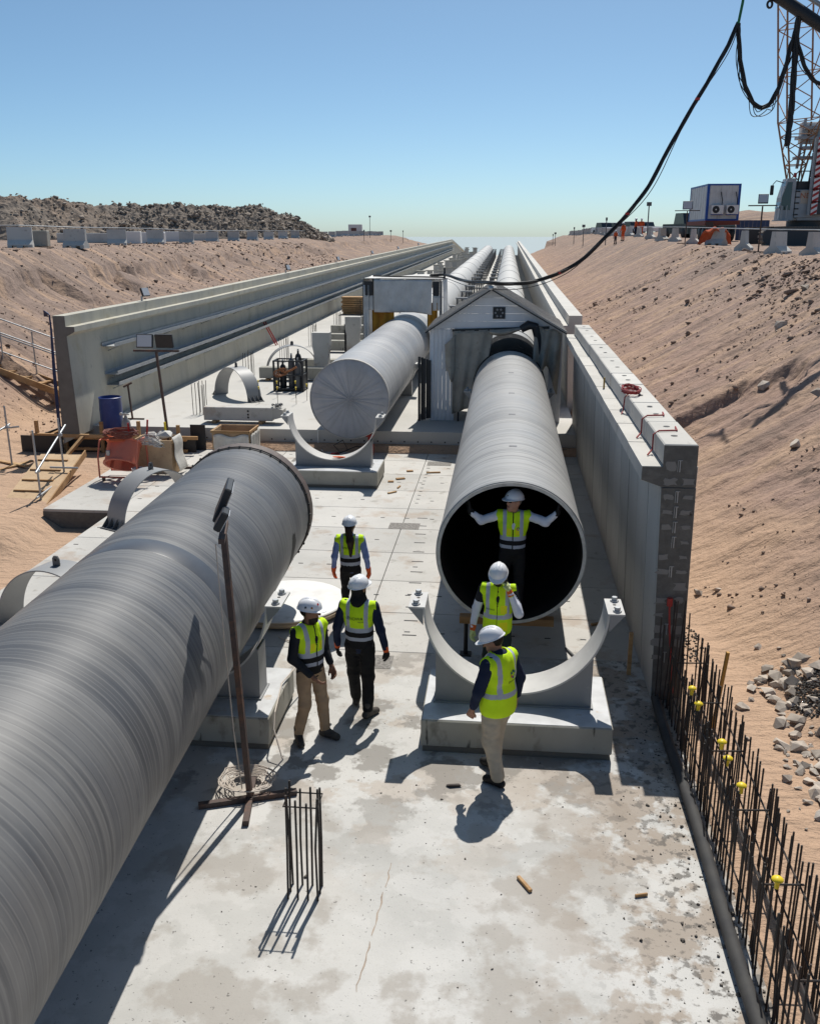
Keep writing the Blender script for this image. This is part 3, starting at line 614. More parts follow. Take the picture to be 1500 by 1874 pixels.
while z < zr_-.1:
    c = min(z+.215, zr_-.02); pa = lambda q: (xl+(xm-xl)*(q-ze)/(zr_-ze) if q > ze else xl, xr+(xm-xr)*(q-ze)/(zr_-ze) if q > ze else xr)
    a = pa(z); d = pa(c-.006); m = MB(); m.prism([(a[0]+.02, z), (a[1]-.02, z), (d[1]-.02, c-.006), (d[0]+.02, c-.006)], 'y', y0-.018, y0+.018-k*.002); m.build('gable_board', M_siding, sh, True); z = c; k += 1
for x in (xl, xr):
    for a in np.arange(y0+.03, y1, .3):
        m = MB(); m.box((x, a+.15, 1.87), (.028, .292, 2.62), bev=.004); m.build('side_board', M_siding, sh, True)
for s in (-1, 1):
    xe = xl-.12 if s < 0 else xr+.10; zz = ze-.09
    for q in range(8):
        ya, yb = y0-.32+q*.53, y0-.32+(q+1)*.53-.012; m = MB()
        xs_ = np.linspace(xm, xe, 2)
        m.prism([(xm, zr_+.03), (xe, zz+.03), (xe, zz), (xm, zr_)], 'y', ya, yb)
        m.build('roof_sheet', M_roofp, sh, True)
        m = MB(); m.bar((xm+s*.02, ya+.02, zr_+.035), (xe, ya+.02, zz+.035), .04, .03); m.build('roof_rib', M_roofp, sh, True)
    m = MB(); m.bar((xm, y0-.30, zr_-.02), (xe, y0-.30, zz-.02), .03, .04); m.build('barge_edge', M_corr, sh, True)
m = MB(); m.hull((xm+.02, y0-.2, zr_+.02), (.17, .22, .09), 20, 3); m.build('ridge_cap', M_tarp, sh, True)
m = MB(); m.bar((-1.5, y0-.05, 3.14), (1.2, y0-.05, 3.24), .05, .07); m.build('header_rail', M_corr, sh, True)
m = MB(); m.box((-1.30, y0-.04, 1.75), (.05, .05, 2.4)); m.build('door_post', M_corr, sh, True)
v = MB(); v.box((-.2, y0-.03, 3.63), (.34, .05, .32)); vent = v.build('vent_fan', M_corr, sh, True)
v = MB()
for k in range(6):
    a = k*math.pi/3; v.box((-.2+.10*math.cos(a), y0-.062, 3.63+.10*math.sin(a)), (.055, .012, .055), M=Matrix.Rotation(a, 3, 'Y'), bev=.01)
vb = v.build('vent_blade', mat('vent_grey', (.25, .25, .26), .5), sh, True); vb.parent = vent; vb.location = (sh.location - sh.location)
def cloth(name, m_, parent, fn, nu, nv, th=.012):
    V = []; 
    for i in range(nu+1):
        for j in range(nv+1): V.append(fn(i/nu, j/nv))
    F = [(i*(nv+1)+j, (i+1)*(nv+1)+j, (i+1)*(nv+1)+j+1, i*(nv+1)+j+1) for i in range(nu) for j in range(nv)]
    b = MB(); b.add(V, F); o = b.build(name, m_, parent, True, True, 60)
    md = o.modifiers.new('thick', 'SOLIDIFY'); md.thickness = th; return o
def c1(u, v):   # left curtain, v 0 top .. 1 bottom
    x = -1.48 + u*(1.15-.35*v) ; z = 3.12+.06*u - v*(2.35-.25*u)
    return (x, 26.93-.05*math.sin(u*19+v*3)*(.3+v*.8)-.06*v, z)
cloth('curtain', M_canvas, sh, c1, 30, 18)
def c1b(u, v): return (-1.40-.30*u*(1-.5*v)-.10*v*u, 26.86-.10*math.sin(u*3), 3.02-.55*u*(.5)-v*(1.0+.25*math.sin(u*5))+.05*math.sin(v*9))
cloth('curtain', M_canvas, sh, c1b, 12, 14)
def c2(u, v): return (.80+u*.74-.05*v, 26.88-.10*math.sin(u*16+v*2)*(.4+.5*v)-.12*math.sin(v*3), 3.28-.16*u-v*(1.35+.35*math.sin(u*7+1))+.04*math.sin(u*11))
cloth('curtain', M_canvas, sh, c2, 34, 16)
def c3(u, v): return (-.45+u*1.3, 26.85-.12*math.sin(v*3.1)-.03*math.sin(u*14), 3.17+.16*u-.04*math.sin(u*3.1)-v*(.10+.06*math.sin(u*6)))
cloth('curtain', M_canvas, sh, c3, 26, 8)
m = MB(); m.tube([(.42, 26.8, 3.2), (.62, 26.78, 3.32), (.80, 26.8, 3.28), (.88, 26.85, 3.0), (.98, 26.88, 2.4), (1.05, 26.9, 1.7)], [.1, .13, .12, .1, .06, .03], 10); m.build('black_cloth', M_corr, sh, True, True)
for k in range(5):
    m = MB(); m.box((-2.42+k*.075, 26.9+.06*(k % 2), 1.47), (.07, .02, 1.86-.05*k)); o = m.build('leaning_sheet', M_corr, sh, True)
m = MB(); m.tube([(1.05, 26.8, 1.9), (1.2, 26.7, 1.5), (1.22, 26.7, .9), (1.3, 26.6, .6)], .022, 8); m.build('hose', M_rub, sh, True, True)
# ------------------------------------------------------------------ white tarp tent on the left line
tn = thing('tarp_tent', 'white tarpaulin welding tent over the left pipe', 'tent', (-3.95, 38, .55))
xa, xb, ya, yb, zt = -5.42, -2.48, 36.6, 39.2, 4.13
for x in (xa, xb):
    for y in (ya, yb): m = MB(); m.box((x, y, 2.3), (.09, .09, 3.5)); m.build('post', M_steeld, tn, True)
def tf(u, v):
    x = -5.02+u*2.2; zb = 2.92-.3*max(0, u-.7)
    if abs(x+3.98) < 1.05: zb = max(zb, 1.65+math.sqrt(max(0, 1.06**2-(x+3.98)**2)))
    return (x, ya-.08-.03*math.sin(u*9)-.05*math.sin(v*3)+.012*math.sin(u*40+v*6), zt-.03-v*(zt-zb))
cloth('front_flap', M_tarp, tn, tf, 40, 14)
cloth('roof_sheet', M_tarp, tn, lambda u, v: (xa-.06+u*(xb-xa+.2), ya-.1+v*(yb-ya+.2), zt+.02+.05*math.sin(u*7)*math.sin(v*5)-.06*math.sin(v*3.1)), 24, 12)
cloth('side_sheet', M_tarp, tn, lambda u, v: (xa-.04-.03*math.sin(u*13)*v, ya+u*(yb-ya), zt-v*3.4), 24, 10)
cloth('side_sheet', M_tarp, tn, lambda u, v: (xb+.06+.06*math.sin(u*13)*v+.10*v, ya+u*(yb-ya), zt-v*2.9), 24, 10)
for x, w_ in ((-5.24, .32), (-2.66, .26)):
    cloth('front_strip', M_tarp, tn, lambda u, v, x=x, w_=w_: (x-w_/2+u*w_*1.1, ya-.05-.02*math.sin(u*9), zt-.62-v*(.55)), 6, 6)
    m = MB(); m.box((x, ya-.06, zt-.36), (w_, .06, .52), bev=.02); m.build('dark_panel', M_corr, tn, True)
cloth('side_sheet', M_tarp, tn, lambda u, v: (-5.42+u*.2, ya-.06-.03*math.sin(u*8), 3.9-v*3.25), 6, 10)
cloth('ochre_sheet', M_ochre, tn, lambda u, v: (-5.12+u*.85, ya+.12-.05*math.sin(u*14), 3.0-v*(1.5)), 16, 6)
cloth('ochre_sheet', M_ochre, tn, lambda u, v: (-2.98+u*.38, ya-.02-.04*math.sin(u*14), 3.25-v*(1.0)), 10, 6)
m = MB(); m.tube([(-5.1, ya+.3, 4.22), (-4.2, ya+.2, 4.2), (-3.2, ya+.25, 4.19), (-2.4, ya+.2, 4.18)], .03, 6); m.build('roof_bar', M_rub, tn, True)
m = MB(); m.box((-2.36, ya+.2, 4.32), (.07, .07, .42)); m.build('roof_stub', M_corr, tn, True)
# ------------------------------------------------------------------ precast pieces on the upper slab
def beam(label, x0, x1, y, z, h, d, nib=False, group='precast beams laid on the upper slab'):
    t = thing('precast_beam', label, 'beam', ((x0+x1)/2, y, z), 0, group)
    m = MB(); m.box(((x0+x1)/2, y, z+.09+h/2), (x1-x0, d, h), bev=.015); m.build('body', M_block if not nib else M_panel, t, True)
    for x in (x0+.3, x1-.35): m = MB(); m.box((x, y, z+.045), (.1, d+.12, .088)); m.build('timber_bearer', M_wood, t, True)
    return t
t = beam('concrete beam with three holes and a chain on its end, near the step', -8.5, -6.5, 26.15, .55, .38, .42, True)
m = MB(); m.prism([(-6.5, .70), (-6.5, 1.018), (-6.42, 1.018), (-6.2, .96), (-6.2, .76), (-6.42, .70)], 'y', 25.96, 26.34); m.build('nib', M_panel, t, True)
m = MB()
for z in (.74, .82, .92): m.lathe([(0, -.003), (.03, -.003)], 12, (-7.2, 25.938, z), 'y')
m.build('bolt_hole', M_black, t, True)
ch = MB(); rr = random.Random(3)
for k in range(16):
    c = Vector((-6.45+rr.uniform(-.16, .18), 26.15+rr.uniform(-.1, .1), 1.05+rr.uniform(0, .05))); a = rr.uniform(0, 3.1)
    ch.tube([c+Vector((.05*math.cos(q)*math.cos(a)-.02*math.sin(q)*math.sin(a), .05*math.cos(q)*math.sin(a)+.02*math.sin(q)*math.cos(a), .015*math.sin(q*2))) for q in np.linspace(0, 6.1, 10)], .011, 6)
tag(ch.build('lifting_chain', M_steeld), 'dark lifting chain heaped on the end of the concrete beam', 'chain')
for i, (x0, x1, y, z, h, lb) in enumerate(((-9.0, -5.9, 34.4, .55, .40, 'concrete beam lying behind the black gas rack'), (-8.0, -5.0, 36.6, .56, .42, 'concrete beam lying behind the first standing column'), (-8.3, -5.6, 42.8, .6, .45, 'nearest of three beams lying by the tent corner'), (-8.6, -5.5, 45.6, .62, .45, 'middle of three beams lying by the tent corner'), (-8.9, -5.4, 48.6, .65, .55, 'farthest of three beams lying by the tent corner'), (-7.4, -5.2, 52.5, .68, .5, 'beam lying left behind the white tent'))):
    beam(lb, x0, x1, y, z, h, .45)
def column(label, x, y, z, h, strip=False):
    t = thing('precast_column', label, 'column', (x, y, z), 0, 'precast columns standing on the upper slab')
    m = MB(); m.prism([(-.27, 0), (.27, 0), (.27, h*.55), (.33, h*.72), (.33, h), (-.33, h), (-.33, h*.72), (-.27, h*.55)], 'y', -.22, .22); m.build('shaft', M_panel, t)
    if strip: m = MB(); m.box((-.345, -.05, h*.42), (.05, .3, h*.8)); m.build('rubber_strip', M_rub, t)
column('standing concrete column with flared head beside the sheet covered pipe', -6.85, 35.3, .55, 1.68)
column('standing concrete column with a black side strip near the tent', -6.55, 41.0, .6, 1.75, True)
k = 0
for y in np.arange(57, 198, 4.3):          # far clutter: columns and low frames left of the pipe
    for x in (-6.2, -7.9):
        if random.random() < .75:
            t = thing('precast_column', f'far concrete column, {"left" if x < -7 else "right"} row behind the white tent', 'column', (x+random.uniform(-.3, .3), y, .55+dz(y)), 0, 'far columns behind the white tent')
            h = random.uniform(.9, 1.7); m = MB(); m.box((0, 0, h/2), (.55, .4, h), bev=.01); m.build('shaft', M_panel, t)
            m = MB(); m.box((0, 0, h+.05), (.9, .44, .1)); m.build('head', M_block, t)
for i, y in enumerate(np.arange(55, 190, 9.5)):
    beam(f'{ordn(i)} far concrete beam lying left of the pipe behind the tent', -8.6+random.uniform(-.5, .5), -5.7, y, .55+dz(y), .45, .5)
# starter bars
def starter(label, x, y, z, h, n=8, w_=.26, d=.36, ring=True, r=.011, lean=0):
    t = thing('starter_bars', label, 'rebar', (x, y, z), 0, 'rebar starter bars')
    rr = random.Random(int(abs(x*100)+y*10)); k = 0
    per = [(-.5, -.5), (-.17, -.5), (.17, -.5), (.5, -.5), (.5, 0), (.5, .5), (.17, .5), (-.17, .5), (-.5, .5), (-.5, 0)][:n]
    for px, py in per:
        hh = h*rr.uniform(.93, 1.05); m = MB(); m.tube([(px*w_, py*d, -.01), (px*w_+rr.uniform(-.01, .01), py*d+rr.uniform(-.01, .01), hh*.5), (px*w_+rr.uniform(-.015, .015)+lean, py*d+rr.uniform(-.015, .015), hh)], r, 6); m.build('bar', M_rebar, t)
    if ring:
        m = MB(); q = [(-.5, -.5), (.5, -.5), (.5, .5), (-.5, .5), (-.5, -.52)]
        m.tube([(a*w_*1.12+lean, b_*d*1.12, h*.9) for a, b_ in q], .007, 6); m.build('tie', M_rebar, t)
    return t
starter('column starter bars rising from the foreground slab', -1.66, 7.11, 0, 1.06, 10, .27, .2, lean=.01)
for i, (x, y, h) in enumerate(((-9.07, 27.4, .95), (-9.5, 34.6, 1.0), (-9.3, 39.6, 1.0), (-9.2, 45.2, 1.0), (-9.1, 51.5, 1.0), (-9.4, 61, 1.0))):
    starter(f'{ordn(i)} cluster of starter bars along the left retaining wall', x, y, .55+dz(y), h, 8, .3, .4, False)
# yellow capped dowels in front of the gas rack
for i, (x, y) in enumerate(((-8.1, 30.6), (-7.75, 29.3), (-7.45, 30.5), (-7.15, 29.3), (-6.85, 30.6), (-6.55, 29.3), (-6.35, 30.0))):
    t = thing('capped_dowel', f'{ordn(i)} thin dowel from the left in front of the gas rack', 'dowel', (x, y, .55), 0, 'yellow capped dowels')
    m = MB(); m.tube([(0, 0, -.01), (0, 0, .52)], .008, 6); m.build('bar', M_rebar, t); m = MB(); m.lathe([(0, .56), (.03, .55), (.03, .53), (.012, .52), (.012, .46), (0, .46)], 8); m.build('cap', M_yel, t)
# half-ring clamps
def make_clamp():
    t = thing('pipe_clamp', '', 'clamp', (0, 0, 0), 0, 'half ring pipe clamps on the slab')
    m = MB(); m.lathe([(1.0, -.26), (1.02, -.26), (1.02, .26), (1.0, .26)], 40, ax='y', closed=True, a0=.0, a1=math.pi); m.build('band', M_steel, t, smooth=True)
    for s in (-1, 1):
        m = MB(); m.box((s*1.11, 0, .012), (.2, .5, .022)); f = m.build('foot', M_steeld, t)
        for y in (-.22, -.08, .08, .22): m = MB(); m.prism([(s*1.022, .024), (s*1.19, .024), (s*1.022, .2)], 'y', y-.007, y+.007); m.build('gusset', M_steeld, t)
    m = MB(); m.box((0, 0, 1.02), (.03, .14, .02)); m.prism([(-.06, 1.02), (.06, 1.02), (.06, 1.13), (.03, 1.17), (-.03, 1.17), (-.06, 1.13)], 'y', -.012, .012); lg = m.build('lifting_lug', M_steeld, t)
    m = MB(); m.lathe([(0, -.014), (.022, -.014)], 10, (0, 0, 1.11), 'y'); m.build('lug_eye', M_black, t)
    return t
cl0 = make_clamp(); cl0.location = (-7.28, 18.55, 0); cl0.rotation_euler = (0, 0, R(62)); cl0['label'] = 'half ring clamp standing on the slab beside the orange blower'
for x, y, z, a, sc, lb in ((-6.5, 12.6, 0, -16, 1, 'half ring clamp partly hidden behind the nearest dark pipe'), (-8.75, 30.35, .55, -42, 1, 'half ring clamp standing on the upper slab left of the gas rack'), (-8.35, 36.9, .55, 20, 1, 'thin half ring clamp behind the gas rack')):
    c = copy_tree(cl0); c.location = (x, y, z); c.rotation_euler = (0, 0, R(a)); c['label'] = lb
# black gas rack
t = thing('gas_rack', 'black steel cage of welding gas bottles on the upper slab', 'gas rack', (-7.35, 32.1, .55))
for sx in (-1, 1):
    for sy in (-1, 1): m = MB(); m.box((sx*.5, sy*.33, .53), (.06, .06, 1.06)); m.build('post', M_corr, t)
for z in (.08, .56, 1.04):
    for sy in (-1, 1): m = MB(); m.box((0, sy*.33, z), (.94, .045, .045)); m.build('rail', M_corr, t)
    for sx in (-1, 1): m = MB(); m.box((sx*.5, 0, z), (.045, .6, .045)); m.build('rail', M_corr, t)
m = MB(); m.box((0, 0, .05), (.94, .6, .03)); m.build('floor_plate', M_corr, t)
for sx in (-1, 1): m = MB(); m.box((sx*.505, 0, .33), (.02, .58, .42)); m.build('side_sheet', M_corr, t)
rack = []
for i, (x, y, h, mm) in enumerate(((.28, .05, 1.28, M_corr), (.02, .12, 1.12, M_steeld), (.30, -.15, 1.0, M_steeld), (-.28, .1, .9, M_corr))):
    m = MB(); g = thing('gas_bottle', ['tall black gas bottle in the rack', 'middle gas bottle in the rack', 'short front gas bottle in the rack', 'left gas bottle in the rack'][i], 'gas bottle', (-7.35+x, 32.1+y, .62), 0, 'gas bottles in the rack')
    m.lathe([(0, 0), (.115, 0), (.115, h-.25), (.09, h-.14), (.035, h-.08), (.035, h)], 16); m.build('body', mm, g, smooth=True); m = MB(); m.box((0, 0, h+.03), (.05, .05, .08)); m.build('valve', M_zinc, g)
m = MB()
for k in range(5): m.tube([(-.35+.05*k+.16*math.cos(q), -.36-.01*k, .62+.12*math.sin(q)+.02*k) for q in np.linspace(0, 6.2, 16)], .012, 6)
m.tube([(-.3, -.36, .8), (-.1, -.37, .66), (.15, -.37, .76), (.3, -.37, .86)], .035, 8); o = m.build('hose_bundle', mat('hose_rust', (.30, .12, .05), .7), t)
# timber stack by the tent
t = thing('timber_stack', 'stack of orange brown timber left of the white tent', 'timber', (-9.6, 62.5, .75))
for k in range(8):
    m = MB(); m.box((random.uniform(-.1, .1), 0, .09+k*.14), (2.0, 1.0, .11)); m.build('bundle', M_wood, t)
# red poles against the left wall, wall top floodlights
for i, x in enumerate((0, .35)):
    t = MB(); t.tube([(-10.95, 45.0+x, .62), (-11.42, 44.6+x, 1.75)], .03, 8); tag(t.build('red_pole', M_red), ['nearer red pole leaning on the left wall', 'farther red pole leaning on the left wall'][i], 'pole', 'red poles on the left wall')
def floodhead(t, c, w_, h, tilt, rz, lens=True):
    M3 = Matrix.Rotation(rz, 3, 'Z') @ Matrix.Rotation(tilt, 3, 'X')
    m = MB(); m.box(c, (w_, .07, h), M=M3, bev=.012); f = m.build('lamp_head', M_corr, t)
    p = Vector(c)+M3 @ Vector((0, -.038, 0)); m = MB(); m.box(p, (w_*.88, .008, h*.86), M=M3); m.build('lamp_glass', M_lamp, f)
    return f
for i, y in enumerate((30.4, 51.2, 66.8, 84, 104, 128)):
    t = thing('floodlight', f'{ordn(i)} small floodlight along the top of the left wall', 'floodlight', (-11.78, y, 3.66+dz(y)), 0, 'floodlights on the left wall')
    m = MB(); m.box((0, 0, .08), (.05, .05, .16)); m.build('bracket', M_zinc, t); floodhead(t, (.12, 0, .28), .34, .28, R(-20), R(70))
# ------------------------------------------------------------------ left side: drum, bottle, masts, blower, bins
t = thing('plastic_drum', 'open blue plastic drum beside the left wall', 'drum', (-10.84, 25.05, .55))
m = MB(); m.lathe([(.27, 0), (.30, .2), (.31, .5), (.30, .82), (.315, .86), (.295, .87), (.28, .82), (.285, .5), (.27, .06), (0, .06)], 28); m.build('shell', M_blue, t, smooth=True)
t = thing('gas_bottle', 'grey gas bottle standing before the step below the blue drum', 'gas bottle', (-10.0, 24.0, 0))
m = MB(); m.lathe([(0, 0), (.12, 0), (.12, .85), (.105, .95), (.05, 1.02), (.04, 1.08)], 20); m.build('body', M_steel, t, smooth=True)
m = MB(); m.box((0, 0, 1.12), (.05, .05, .09)); m.bar((-.12, 0, 1.13), (.1, 0, 1.13), .03, .03); m.lathe([(0, -.02), (.04, -.02), (.04, .02), (0, .02)], 12, (-.1, -.05, 1.15), 'y'); m.build('regulator', M_zinc, t)
t = thing('short_mast', 'short rusty post with cross foot behind the blue drum', 'post', (-10.75, 26.3, .55))
m = MB(); m.bar((0, 0, .02), (-.1, .1, 1.0), .045, .045); m.build('post', M_rust, t); m = MB(); m.bar((-.3, 0, .02), (.35, 0, .02), .05, .04); m.build('foot', M_rust, t); m = MB(); m.bar((-.2, .0, .95), (.0, .15, 1.05), .06, .05); m.build('cross_arm', M_rust, t)
def lightmast(label, x, y, z, h, arm, armdir, heads, group='floodlight masts', base=True):
    t = thing('light_mast', label, 'light mast', (x, y, z), 0, group)
    d = Vector((math.cos(armdir), math.sin(armdir), 0))
    m = MB(); m.bar((0, 0, .04), (heads.get('lean', 0), 0, h), .055, .055); m.build('pole', M_rust, t)
    lx = heads.get('lean', 0)
    m = MB(); m.bar(Vector((lx, 0, h+.03))-d*arm/2, Vector((lx, 0, h+.03))+d*arm/2, .06, .05); m.build('cross_arm', M_rust, t)
    if base:
        for a in (.15, math.pi/2+.15): m = MB(); e = Vector((math.cos(a), math.sin(a), 0))*.5; zz = .027 if a < 1 else .031; m.bar(-e+Vector((0, 0, zz)), e+Vector((0, 0, zz)), .06, .05); m.build('foot', M_rust, t)
    for (o_, w_, hh, tl, rz) in heads['h']:
        c = Vector((lx, 0, h+.1+hh/2))+d*o_; floodhead(t, c, w_, hh, tl, rz)
    return t
lightmast('twin floodlight mast on the lower slab before the left wall', -8.33, 22.69, 0, 2.95, 1.15, 0, dict(h=[(-.27, .42, .33, R(-12), 0), (.22, .44, .34, R(-12), R(180))], lean=-.2))
t = lightmast('rusty floodlight mast leaning over the nearest pipe', -2.53, 8.47, 0, 2.93, .62, R(103), dict(h=[(.24, .46, .36, R(24), R(103)), (-.14, .24, .20, R(30), R(103))], lean=-.12), base=False)
for a, L0, L1 in ((math.atan2(.35, .94), .53, .49), (math.atan2(-.87, .14), .48, .45)):
    e = Vector((math.cos(a), math.sin(a), 0)); zz = .03 if L0 > .5 else .034
    m = MB(); m.bar(-e*L0+Vector((0, 0, zz)), e*L1+Vector((0, 0, zz)), .062, .056); m.build('foot', M_rust, t)
M_cable = mat('cable_cream', (.50, .44, .38), .6)
m = MB(); rr = random.Random(2)
for k in range(9):
    r0 = .16+.018*k; m.tube([(-2.62+.03*rr.uniform(-1, 1)+r0*math.cos(q), 8.70+r0*.9*math.sin(q), .07+.007*k+.006*math.sin(q*3)) for q in np.linspace(0, 6.27, 28)], .007, 6)
m.tube([(-2.62, 8.5, .12), (-2.66, 8.46, .8), (-2.70, 8.44, 1.9), (-2.72, 8.42, 2.85)], .007, 6)
m.tube([(-2.45, 8.66, .1), (-2.35, 9.2, .06), (-2.5, 9.44, .3), (-2.52, 9.6, .43), (-2.6, 10.3, .45), (-2.52, 10.9, .43), (-2.45, 11.2, .2), (-2.6, 12.2, .02), (-3.2, 12.6, .02)], .009, 6)
tag(m.build('power_cable', M_cable), 'cream cable coiled at the foot of the rusty mast', 'cable')
# orange blower
t = thing('drum_blower', 'salmon orange drum blower on a tube frame by the formwork', 'blower', (-9.15, 21.6, 0))
A = Matrix.Rotation(R(56), 3, 'X'); m = MB(); m.lathe([(.36, -.30), (.42, -.30), (.42, -.27), (.39, -.26), (.39, .26), (.42, .27), (.42, .30), (.36, .30), (.36, -.30)], 36, ax='y')
m.v = [tuple(A @ Vector(p)+Vector((0, 0, .62))) for p in m.v]; m.build('casing', M_salmon, t, smooth=True)
m = MB(); m.lathe([(.08, -.1), (.08, .1), (0, .1)], 12, ax='y')
for k in range(7):
    a = k*2*math.pi/7; m.box((.2*math.cos(a), 0, .2*math.sin(a)), (.28, .02, .1), M=Matrix.Rotation(-a, 3, 'Y') @ Matrix.Rotation(.5, 3, 'X'))
m.v = [tuple(A @ Vector(p)+Vector((0, .05, .62))) for p in m.v]; m.build('fan_wheel', M_salmon, t)
for s in (-1, 1):
    m = MB(); m.tube([(s*.47, -.36, .1), (s*.47, -.36, .62), (s*.47, -.2, .98), (s*.47, .25, .98), (s*.47, .36, .6), (s*.47, .36, .1)], .022, 8); m.build('frame_tube', M_salmon, t, smooth=True)
for y in (-.36, .36): m = MB(); m.tube([(-.47, y, .12), (.47, y, .12)], .022, 8); m.build('frame_tube', M_salmon, t)
for x in (-.4, .4): m = MB(); m.lathe([(.0, -.02), (.06, -.02), (.06, .02), (0, .02)], 12, (x, -.3, .06), 'x'); m.build('wheel', M_rub, t)
m = MB(); m.box((-.2, -.38, .72), (.09, .05, .13), bev=.01); m.build('switch_box', M_zinc, t)
m = MB()
for k in range(12): m.tube([(-.02+.03*rr.uniform(-1, 1)+(.34+.02*k % .1)*math.cos(q), .02+.3*math.sin(q), 1.06+.012*k+.02*math.sin(2*q+k)) for q in np.linspace(0, 6.1, 18)], .011, 6)
m.v = [(p[0]-9.15, p[1]+21.6, p[2]) for p in m.v]; tag(m.build('cable_coil', mat('cable_brown', (.20, .06, .04), .6)), 'reddish brown cable coil heaped on the orange blower', 'cable')
m = MB(); m.hull((-9.3, 21.5, 1.02), (.42, .33, .09), 22, 5); tag(m.build('folded_cloth', M_orange), 'orange cloth folded over the blower drum', 'cloth')
m = MB()
for k in range(16): m.tube([(-8.62+.04*rr.uniform(-1, 1)+(.26+.012*k % .1)*math.cos(q), 22.0+.03*rr.uniform(-1, 1)+.16*math.sin(q), .98-.012*k+.2*math.cos(q)**2*-.5+.03*rr.uniform(-1, 1)) for q in np.linspace(0, 6.1, 18)], .012, 6)
tag(m.build('cable_coil', mat('cable_white', (.55, .52, .48), .6)), 'thick off-white cable coil hanging beside the orange blower', 'cable')
t = thing('site_bin', 'wooden bin wrapped in torn plastic behind the blower', 'bin', (-8.55, 22.35, 0))
for (cx_, cy_, sx, sy) in ((0, -.33, .95, .03), (0, .33, .95, .03), (-.47, 0, .03, .62), (.47, 0, .03, .62)):
    m = MB(); m.box((cx_, cy_, .45), (sx, sy, .86)); m.build('side_board', M_woodp, t)
M_film = mat('plastic_film', (.62, .60, .55), .35, layers=[dict(s=4, lo=.4, hi=.7, c=(.5, .47, .42))], bump=(8, .6, .03))
m = MB(); m.hull((.2, .0, .95), (.28, .22, .12), 18, 8); m.hull((-.2, .1, .92), (.2, .18, .1), 18, 9); m.build('plastic_bundle', M_film, t)
cloth('wrap_film', M_film, t, lambda u, v: (-8.55+.50+.14*v+.02*math.sin(v*9), 22.0+u*.6+.03*math.sin(v*7), .95-v*.85), 12, 12, .006)
m = MB(); m.tube([(-9.05, 21.9, .9), (-9.08, 21.9, 1.32)], .025, 8); tag(m.build('red_rod', M_red), 'left red rod standing up from the cables on the blower', 'rod', 'red rods in the cable heap')
m = MB(); m.tube([(-8.75, 22.2, .9), (-8.70, 22.2, 1.35)], .025, 8); tag(m.build('red_rod', M_red), 'right red rod standing up from the cables on the blower', 'rod', 'red rods in the cable heap')
m = MB(); m.tube([(-8.35, 22.45, .9), (-8.36, 22.45, 1.25)], .03, 8); tag(m.build('yellow_level', M_yel), 'yellow spirit level upright in the site bin', 'level')
t = thing('bucket', 'white paint bucket beside the orange blower', 'bucket', (-8.75, 21.45, 0)); m = MB(); m.lathe([(0, 0), (.12, 0), (.14, .3), (.15, .31), (.13, .32), (.12, .05), (0, .05)], 20); m.build('shell', M_white, t, smooth=True); m = MB(); m.lathe([(.132, .08), (.142, .22)], 20); m.build('print_band', mat('bucket_print', (.25, .05, .12), .5), t)
# open wooden crate
t = thing('wooden_crate', 'open plywood crate behind the nearest pipe end', 'crate', (-7.08, 24.15, 0))
for nm, c, s_ in (('side_board', (0, -.42, .40), (1.0, .02, .78)), ('side_board', (0, .42, .40), (1.0, .02, .78)), ('side_board', (-.49, 0, .40), (.02, .82, .78)), ('side_board', (.49, 0, .40), (.02, .82, .78)), ('floor_board', (0, 0, .05), (.95, .8, .03))):
    m = MB(); m.box(c, s_); m.build(nm, M_woodp, t)
for nm, c, s_ in (('top_rim', (0, -.445, .77), (1.02, .03, .06)), ('top_rim', (0, .445, .77), (1.02, .03, .06)), ('top_rim', (-.515, 0, .77), (.03, .92, .06)), ('top_rim', (.515, 0, .77), (.03, .92, .06))):
    m = MB(); m.box(c, s_); m.build(nm, M_wood, t)
cloth('wrap_film', M_film, t, lambda u, v: (-7.08-.46+u*.95, 24.15-.45-.015*math.sin(u*20+v*5), .68-v*.6+.04*math.sin(u*9)), 20, 8, .005)
cloth('wrap_film', M_film, t, lambda u, v: (-7.08+.535+.015*math.sin(u*20), 24.15-.42+u*.85, .70-v*.6), 14, 8, .005)
# formwork along the step
t = thing('formwork', 'black faced timber formwork shoring the step below the left wall', 'formwork', (-10.8, 24.2, 0))
for k, x in enumerate(np.arange(-13.2, -8.9, 1.22)): m = MB(); m.box((x+.61, 24.62-(.25 if x < -12 else 0), .12), (1.2, .025, .62)); m.build('form_panel', M_corr, t, True)
for z in (.05, .36): m = MB(); m.bar((-13.0, 24.54, z), (-8.55, 24.54, z), .09, .075); m.build('waler', M_wood, t, True)
m = MB(); m.bar((-12.9, 24.40, .44), (-8.2, 24.40, .44), .075, .09); m.build('waler', M_wood, t, True)
for x in (-12.75, -11.95, -10.9, -9.85, -8.75): m = MB(); m.box((x, 24.46, .25), (.09, .07, 1.05+random.uniform(0, .2))); m.build('stud', M_wood, t, True)
for x in (-11.7, -10.5, -9.4): m = MB(); m.bar((x+.3, 24.36, .42), (x, 23.3, -.18), .09, .075); m.build('brace', M_wood, t, True)
for y, z in ((23.2, -.1), (22.9, -.1)): m = MB(); m.bar((-12.6, y, z), (-9.2, y+.1, z), .08, .09); m.build('ground_timber', M_wood, t, True)
m = MB(); m.box((-8.35, 24.9, .35), (.42, .03, .72)); m.build('form_panel', M_corr, t, True)
for x, y, z0, z1 in ((-12.3, 25.6, 0, .95), (-11.85, 26.2, .1, 1.1), (-12.1, 25.2, 0, .8), (-12.05, 27, .1, 1.0)): m = MB(); m.box((x, y, (z0+z1)/2), (.09, .07, z1-z0)); m.build('stake', M_wood, t, True)
